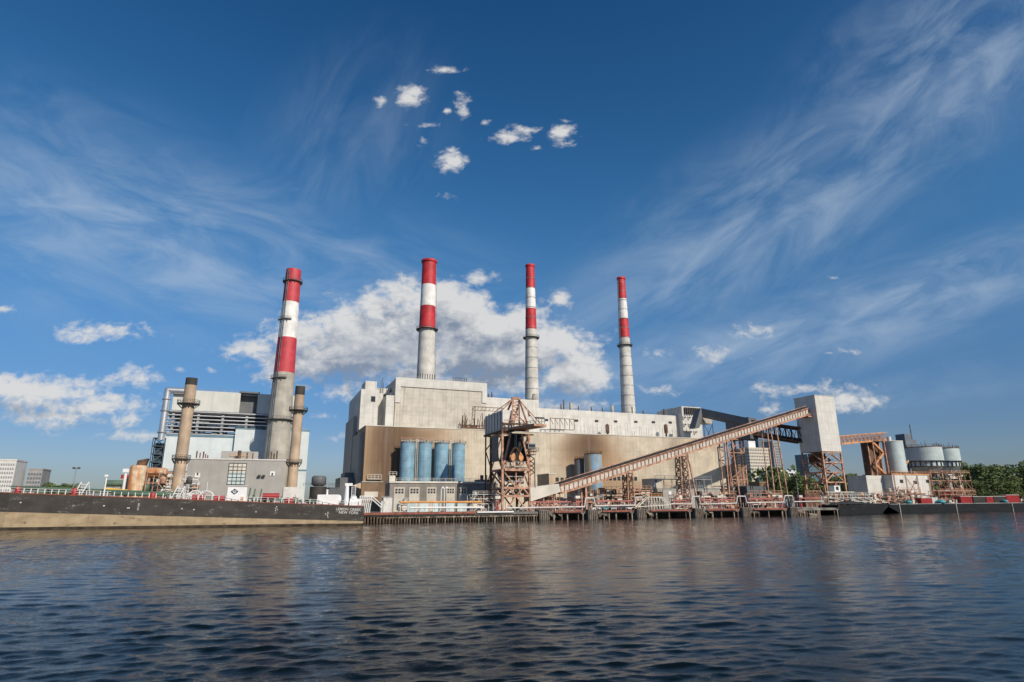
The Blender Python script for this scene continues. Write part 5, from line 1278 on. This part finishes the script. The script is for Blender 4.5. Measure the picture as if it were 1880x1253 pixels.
# arches, lifeboat-like white hoops, red tank
b = MB()
for v in (357, 378):
    pr = [BP(v,0,1)+Vector((1.9*math.cos(a_), 0, 2.3*math.sin(a_))) for a_ in [math.pi*k/10 for k in range(11)]]
    for u_, v_ in zip(pr, pr[1:]): b.beam(u_, v_, .2); b.beam(u_+Vector((0,1.5,0)), v_+Vector((0,1.5,0)), .2)
    for k in range(0, 11, 2): b.beam(pr[k], pr[k]+Vector((0,1.5,0)), .14)
b.build('hoop_frame', 'paint_white', t)
b = MB(); 
for v, w in ((364,1.6),(402,1.3),(532,1.0)): p = BP(v,0,1.2); b.box(p.x-w, p.x+w, p.y, p.y+1.6, p.z, p.z+1.3)
p = BP(497,1.6,1.5); b.tube(p-Vector((2.1,0,0)), p+Vector((2.1,0,0)), .75, 16); b.build('red_tank', 'paint_red', t)
b = MB(); R = random.Random(3)
for k in range(46):
    v = R.uniform(456, 600); p = BP(v, 0, R.uniform(1,4)); h = R.uniform(.6, 1.8)
    if R.random() < .5: b.tube(p, p+Vector((0,0,h)), R.uniform(.12,.35), 8)
    else: b.tube(p+Vector((0,0,h*.6)), p+Vector((R.uniform(1,3),0,h*.6)), .18, 8)
for v in (455, 464, 476, 483): p = BP(v,0,1.6); b.tube(p, p+Vector((.4,0,R.uniform(2.2,3.6))), .16, 8)
b.build('deck_gear', 'paint_green', t)
b = MB()
for k in range(34):
    v = R.uniform(300, 655); p = BP(v, 0, R.uniform(.6,3)); h = R.uniform(.4, 1.3); b.box(p.x, p.x+R.uniform(.2,.8), p.y, p.y+.4, p.z, p.z+h)
b.build('deck_fittings', 'paint_white_dirty', t)
b = MB(); p = BP(605,0,1.3); b.box(p.x-3, p.x+2.6, p.y, p.y+3, p.z, p.z+2.6); b.ball((p.x+2.6,p.y+1.5,p.z+1.3),1.3,12); b.tube(p+Vector((-.5,1,2.6)), p+Vector((-.5,1,4)), .3, 8); b.build('stern_house', 'paint_white', t)
b = MB(); p = BP(637,0,1.3); b.tube(p, p+Vector((0,0,5.2)), .75, 14, .5); b.box(p.x-.6,p.x+1.4,p.y-.3,p.y+.4,p.z+5.1,p.z+5.8); b.box(p.x+1,p.x+4.,p.y,p.y+2,p.z,p.z+1.7); b.ball((p.x+2,p.y+.8,p.z+1.7),1.0,12)
for k in range(7): b.beam(p+Vector((1.3,0,1.8+k*.55)), p+Vector((2.3,0,1.8+k*.55)), .12)
b.beam(p+Vector((1.3,0,1.5)), p+Vector((1.3,0,5.5)), .12); b.beam(p+Vector((2.3,0,1.5)), p+Vector((2.3,0,5.5)), .12); b.build('stern_crane', 'paint_white', t)
b = MB(); p = BP(653,0,.4); b.box(p.x-1.5, p.x+1, p.y, p.y+1.5, p.z, p.z+1.1); b.build('stern_locker', 'paint_white', t)
# lettering on the hull
def text(s, px, py, hpx, off=.06):
    cu = bpy.data.curves.new('lettering', 'FONT'); cu.body = s; cu.align_x = 'CENTER'; cu.align_y = 'CENTER'; cu.extrude = .015; cu.offset = .02
    cu.space_character = 1.08
    o = bpy.data.objects.new('lettering', cu); COL.objects.link(o)
    x = BX(px, py); yy = BY(x); m = (Vector((x,yy,3))-CAMP).dot(fv)/FOC
    cu.size = hpx*m*1.38
    bpy.context.view_layer.update()
    me = bpy.data.meshes.new_from_object(o.evaluated_get(bpy.context.evaluated_depsgraph_get()))
    bpy.data.objects.remove(o)
    me.materials.clear(); me.materials.append(MT['paint_white_dirty'])
    o = bpy.data.objects.new('lettering', me); COL.objects.link(o); o.parent = t
    an = math.atan(-.2); sl = math.atan((pb[1]-pa[1])/(pb[0]-pa[0]))
    o.matrix_local = Matrix.Translation(Vector((x, yy-off, Z(px,py,yy)))-origin(t)) @ Matrix.Rotation(an, 4, 'Z') @ Matrix.Rotation(-sl, 4, 'Y') @ Matrix.Rotation(math.pi/2, 4, 'X')
text('LEMON CREEK', 639.5, 935.8, 4.6); text('NEW YORK', 640, 941.8, 4.6)
text('20\n18\n16\n14\n12', 254, 931, 1.9)
b = MB()
for (v, py, w) in ((38,923,.5),(191,929,.6),(236,933,1.0),(334,934,.4),(356,936,.5),(470,940,.4),(508,931,.35),(506,934,.3),(509,936,.3),(506,938,.3),(602,941,.3),(602,944,.3),(601,947,.3),(602,950,.3),(598,944,.4)):
    x = BX(v,py); yy = BY(x); z = Z(v,py,yy); b.box(x-w*.35, x+w*.35, yy-.06, yy+.1, z-.13, z+.13)
b.build('hull_mark', 'paint_white_dirty', t)
b = MB(); x = BX(330,925); yy = BY(x); b.hexa([(x-.9,yy-.05,Z(327,942,yy)),(x+.0,yy-.05,Z(327,942,yy)),(x+.0,yy-.01,Z(327,942,yy)),(x-.9,yy-.01,Z(327,942,yy)),(x-.1,yy-.05,Z(330,919,yy)),(x+.8,yy-.05,Z(330,919,yy)),(x+.8,yy-.01,Z(330,919,yy)),(x-.1,yy-.01,Z(330,919,yy))]); b.build('drain_stain', 'soot_black', t)
# ------------------------------------------------------------------ right barges
t = thing('flat_barge', 'long dark flat barge carrying red containers at far right', 'barge', (X(1750,930,196), 196, 0))
x0, x1 = X(1632,930,195), X(1905,930,195); zd = 3.6
b = MB(); b.prism([(x0+9,-1.2),(x1,-1.2),(x1,zd),(x0+1,zd),(x0,zd-1)], 195, 205); b.build('hull', 'hull_low', t)
b = MB(); b.box(x0+1, x1, 194.94, 195.3, zd+.003, zd+.3); b.build('gunwale', 'steel_grey', t)
b = MB()
for px in (1651, 1755, 1858): xx = X(px,930,195); b.beam((xx,194.85,-.5),(xx,194.85,zd+.6),.3)
xx = X(1755,930,195); b.build('fender_post', 'slat_white', t)
t2 = thing('coal_barge', 'dark low coal barge with raked end beside last dock bay', 'barge', (X(1580,935,193), 193, 0))
x0, x1 = X(1540,935,192), X(1631,935,192)
b = MB(); b.prism([(x0,-1.2),(x1-6,-1.2),(x1,zd-.8),(x1,zd+.4),(x0,zd)], 192, 202); b.build('hull', 'hull_low', t2)
b = MB(); b.hexa([(x0+4,193,zd+.42),(x1-9,193,zd+.42),(x1-9,201,zd+.42),(x0+4,201,zd+.42),(x0+12,196,zd+1.7),(x1-18,196,zd+1.9),(x1-18,199,zd+1.9),(x0+12,199,zd+1.7)]); b.build('coal_load', 'coal', t2)
for k, (pa_, pb_, top, m_, lb) in enumerate(((1691,1710,914.5,'paint_red','red container left-most on the far right barge'),(1711,1722,914,'paint_white_dirty','small pale container between two red ones'),(1764,1785,911.5,'paint_red','red container in middle of right barge with pale rim'),(1787,1810,912,'soot_black','black container right of the middle red container'),(1811,1824,912,'paint_red','narrow red container between two black ones'),(1825,1847,911.5,'soot_black','black container left of the last red container'),(1848,1872,909,'paint_red','tallest red container near the right picture edge'))):
    yy = 197.5; x0, x1 = X(pa_,918,yy), X(pb_,918,yy); z1_ = Z((pa_+pb_)/2, top, yy)
    s = thing('container', lb, 'container', ((x0+x1)/2, yy, zd), 'containers on the flat barge')
    b = MB(); b.box(x0, x1, yy, yy+3, zd+.01, z1_-.1)
    kx = int((x1-x0)/.9)
    for i in range(kx): xx = x0+.3+(x1-x0-.6)*i/max(1,kx-1); b.box(xx-.12, xx+.12, yy-.12, yy-.01, zd+.2, z1_-.3)
    b.build('shell', m_, s)
    b = MB(); b.box(x0-.05, x1+.05, yy-.15, yy+3.05, z1_-.09, z1_+.1); b.build('rim', 'paint_white_dirty', s)
for px, w, lb in ((1668,9,'teal tarp covered skiff at left end of the flat barge'),(1727,12,'teal tarpaulin heap beside small pale container'),(1845,9,'teal boat shaped bundle before last red container')):
    yy = 196.; x = X(px,922,yy); s = thing('tarp_bundle', lb, 'bundle', (x, yy, zd), 'teal bundles on the flat barge')
    b = MB(); b.ball((x,yy,zd+.9), w*.17, 14, .55); b.build('tarp', 'paint_teal', s)
R = random.Random(9)
t = thing('deck_machinery', 'rusty winches and pipes crowding the middle of the right barge', 'machinery', (X(1700,920,199), 199, zd))
for nm, m_, n in (('pipework','steel_rust',36),('winch','steel_dark',24),('fitting','trim_cream',24)):
    b = MB()
    for k in range(n):
        px = R.choice((R.uniform(1640,1690), R.uniform(1712,1762), R.uniform(1872,1885))); x = X(px,918,199); z = zd+R.uniform(0,1.5)
        if R.random() < .5: b.tube((x,199+R.uniform(0,3),zd),(x+R.uniform(-.8,.8),199+R.uniform(0,3),z+R.uniform(.8,2.6)),R.uniform(.1,.25),7)
        else: b.box(x, x+R.uniform(.5,1.8), 199, 200.5, zd, z+.6)
    b.build(nm, m_, t)
t = thing('floating_log', 'pale floating timber in the water by the last dock bay', 'log', (X(1492,943,187), 187, 0))
b = MB(); b.tube((X(1484,942,187),187,.35),(X(1499,943.5,187),187,.1),.3,8); b.build('trunk', 'timber_pale', t)
# ------------------------------------------------------------------ light
saz = 22+20; 
AZ, EL = math.radians(20), math.radians(34)     # sun stands behind the camera, right of the facade normal
S = Vector((math.sin(AZ)*math.cos(EL), -math.cos(AZ)*math.cos(EL), math.sin(EL)))
sl = bpy.data.lights.new('sun', 'SUN'); sl.energy = 4.2; sl.angle = math.radians(.53); sl.color = (1, .9, .76)
so = bpy.data.objects.new('sun', sl); COL.objects.link(so); so.rotation_euler = S.to_track_quat('Z', 'Y').to_euler()
# ------------------------------------------------------------------ sky
W = bpy.data.worlds.new('World'); SC.world = W; W.use_nodes = True; nt = W.node_tree
bg = nt.nodes['Background']; bg.inputs['Strength'].default_value = .1
sky = nt.nodes.new('ShaderNodeTexSky'); sky.sky_type = 'NISHITA'; sky.sun_disc = False
sky.sun_elevation = EL; sky.sun_rotation = math.atan2(S.x, S.y); sky.air_density = 1.; sky.dust_density = .6; sky.ozone_density = 2.5
tc = nt.nodes.new('ShaderNodeTexCoord')
F0 = Vector((math.sin(yaw), math.cos(yaw), 0))
def dot(v):
    n = nt.nodes.new('ShaderNodeVectorMath'); n.operation = 'DOT_PRODUCT'; nt.links.new(tc.outputs['Generated'], n.inputs[0]); n.inputs[1].default_value = v; return n.outputs['Value']
dF = dot(F0); dR = dot(r0); dU = dot((0,0,1))
dFc = math_(nt, 'MAXIMUM', dF, .05)
U = math_(nt, 'DIVIDE', dR, dFc); V = math_(nt, 'DIVIDE', dU, dFc)
cb = nt.nodes.new('ShaderNodeCombineXYZ'); nt.links.new(U, cb.inputs[0]); nt.links.new(V, cb.inputs[1]); UV = cb.outputs[0]
def uvp(px, py): d = ray(px, py); k = d.dot(F0); return d.dot(r0)/k, d.z/k
def vm(op, a, b_=None, outp=0):
    n = nt.nodes.new('ShaderNodeVectorMath'); n.operation = op
    for i, x in enumerate((a, b_)):
        if x is None: continue
        if isinstance(x, tuple): n.inputs[i].default_value = x
        else: nt.links.new(x, n.inputs[i])
    return n.outputs[outp]
# cumulus: soft union of ellipses broken up by fractal noise
clouds = [(740,545,60,36),(800,560,110,50),(700,620,200,80),(900,640,200,85),(1050,680,80,50),(640,650,190,62),(780,600,150,75),(880,610,190,65),(980,640,130,60),(560,620,90,45),(1040,690,80,42),(700,560,75,35),(850,560,90,38),(950,580,70,30),(620,720,40,22),(760,690,120,30),(1000,745,110,18),(470,640,70,26),(900,700,150,30),
  (885,512,42,13),(1030,552,20,15),(590,540,28,8),(200,608,72,22),(20,712,130,34),(80,722,140,38),(170,745,120,30),(120,765,160,18),(235,692,60,22),(120,780,55,12),(240,770,50,14),(260,800,70,9),(15,568,26,10),(330,680,14,8),
  (1485,715,80,17),(1550,735,62,17),(1410,752,30,12),(1385,606,46,16),(1320,654,42,13),(1205,650,34,12),(1560,645,22,7),(1520,648,14,5),(1210,716,40,9),(640,800,30,8),(590,765,22,7),(560,710,30,10),
  (750,176,32,24),(852,195,18,22),(820,205,8,8),(832,295,24,20),(935,252,40,12),(970,238,32,11),(1032,247,32,20),(986,272,14,5),(890,226,9,7),(776,260,11,8),(780,232,24,5),(820,361,18,6),(815,130,22,6),(700,185,12,10),(1536,511,12,4),(430,645,20,9),(390,680,12,6)]
def dens_at(uvs, det, small=0):
    fld = None
    for (px, py, a, b_) in clouds:
        if b_ < small: continue
        u_, v_ = uvp(px, py); u2, _ = uvp(px+a, py); _, v2 = uvp(px, py-b_)
        a = u2-u_; b_ = abs(v2-v_)
        dd = vm('LENGTH', vm('MULTIPLY', vm('SUBTRACT', uvs, (u_, v_, 0)), (1/a, 1/b_, 0)), None, 1)
        g = math_(nt, 'MULTIPLY', math_(nt, 'SUBTRACT', 1.0, dd), min(2.3, .45+b_*34))
        fld = g if fld is None else math_(nt, 'MAXIMUM', fld, g)
    fld = math_(nt, 'MAXIMUM', fld, -3.)
    mp = vm('MULTIPLY', uvs, (1, 1.45, 1))
    n1 = nt.nodes.new('ShaderNodeTexNoise'); n1.inputs['Scale'].default_value = 11; n1.inputs['Detail'].default_value = 4; n1.inputs['Roughness'].default_value = .5; n1.inputs['Distortion'].default_value = .3
    n2 = nt.nodes.new('ShaderNodeTexNoise'); n2.inputs['Scale'].default_value = 42; n2.inputs['Detail'].default_value = det; n2.inputs['Roughness'].default_value = .62; n2.inputs['Distortion'].default_value = .35
    nt.links.new(mp, n1.inputs['Vector']); nt.links.new(mp, n2.inputs['Vector'])
    n = math_(nt, 'ADD', math_(nt, 'MULTIPLY', math_(nt, 'SUBTRACT', n1.outputs['Fac'], .52), 3.2), math_(nt, 'MULTIPLY', math_(nt, 'SUBTRACT', n2.outputs['Fac'], .5), 2.9))
    return math_(nt, 'ADD', fld, n)
dens = dens_at(UV, 7)
dens2 = dens_at(vm('ADD', UV, (.014, .034, 0)), 4, 24)
cm = ramp(nt, dens, -.25, 1.15)
nlow = nt.nodes.new('ShaderNodeTexNoise'); nlow.inputs['Scale'].default_value = 6; nlow.inputs['Detail'].default_value = 3; nt.links.new(vm('MULTIPLY', UV, (1, 3., 1)), nlow.inputs['Vector'])
occ = math_(nt, 'MULTIPLY', ramp(nt, dens2, .0, 2.2), math_(nt, 'ADD', .45, math_(nt, 'MULTIPLY', ramp(nt, nlow.outputs['Fac'], .35, .6), .55)))
rel = math_(nt, 'MULTIPLY', math_(nt, 'SUBTRACT', dens, math_(nt, 'MAXIMUM', dens2, -.5)), .12)
sh = math_(nt, 'ADD', math_(nt, 'SUBTRACT', .95, occ), rel, clamp=True)
ccol = mixc(nt, sh, (2.3, 2.8, 3.7), (7.2, 7.15, 7.05))
# cirrus streaks
def cirrus(px, py, ang, ln, wd, amt, sc):
    u_, v_ = uvp(px, py); d = vm('SUBTRACT', UV, (u_, v_, 0)); c_, s_ = math.cos(ang), math.sin(ang)
    a = vm('DOT_PRODUCT', d, (c_, s_, 0), 1); b__ = vm('DOT_PRODUCT', d, (-s_, c_, 0), 1)
    c3 = nt.nodes.new('ShaderNodeCombineXYZ'); nt.links.new(a, c3.inputs[0]); nt.links.new(b__, c3.inputs[1])
    n1 = nt.nodes.new('ShaderNodeTexNoise'); n1.inputs['Scale'].default_value = sc; n1.inputs['Detail'].default_value = 8; n1.inputs['Roughness'].default_value = .6; n1.inputs['Distortion'].default_value = .6
    nt.links.new(vm('MULTIPLY', c3.outputs[0], (.9, 2.7, 1)), n1.inputs['Vector'])
    m = vm('LENGTH', vm('MULTIPLY', c3.outputs[0], (1/ln, 1/wd, 0)), None, 1)
    return math_(nt, 'MULTIPLY', math_(nt, 'MULTIPLY', ramp(nt, m, 1, 0), ramp(nt, n1.outputs['Fac'], .3, .82)), amt)
cs = None
for a in ((330,440,-.28,.95,.24,1.,4.),(120,380,-.45,.6,.3,.75,4.),(1450,370,.6,1.,.22,.85,4.),(1760,100,.7,.6,.28,.85,4.),(1550,590,.28,.95,.12,1.,4.),(1750,520,.33,.6,.1,1.,5.),(1300,600,.5,.5,.12,.6,4.),(640,250,1.2,.35,.25,.3,4.),(1150,520,.9,.35,.1,.45,4.),(1750,700,.2,.4,.06,.35,4.),(940,860,0,1.5,.09,.25,3.)):
    k_ = cirrus(*a); cs = k_ if cs is None else math_(nt, 'MAXIMUM', cs, k_)
front = ramp(nt, dF, .05, .2)
# colour grade of the clear sky: deeper blue overhead
hsv = nt.nodes.new('ShaderNodeHueSaturation'); hsv.inputs['Saturation'].default_value = 1.32; hsv.inputs['Value'].default_value = 1.0; nt.links.new(sky.outputs[0], hsv.inputs['Color'])
elev = ramp(nt, dU, 0., .42)
gain = mixc(nt, elev, (.47,.52,.72), (1.05, 1.1, 1.08))
hi = ramp(nt, dU, .4, .8)
gain = mixc(nt, hi, gain, (.6, .78, .86))
graded = mixc(nt, 1., hsv.outputs[0], gain, 'MULTIPLY')
c = mixc(nt, math_(nt, 'MULTIPLY', math_(nt, 'MULTIPLY', cs, .78), front), graded, (4.6, 5.6, 6.8))
c = mixc(nt, math_(nt, 'MULTIPLY', math_(nt, 'MULTIPLY', cm, .93), front), c, ccol)
nt.links.new(c, bg.inputs['Color'])
# ------------------------------------------------------------------ render look
SC.view_settings.view_transform = 'Standard'; SC.view_settings.look = 'None'; SC.view_settings.exposure = 0; SC.view_settings.gamma = 1
SC.render.engine = 'CYCLES'
SC.cycles.max_bounces = 5; SC.cycles.diffuse_bounces = 2; SC.cycles.glossy_bounces = 3; SC.cycles.transmission_bounces = 1
SC.render.resolution_x = 1024; SC.render.resolution_y = 682
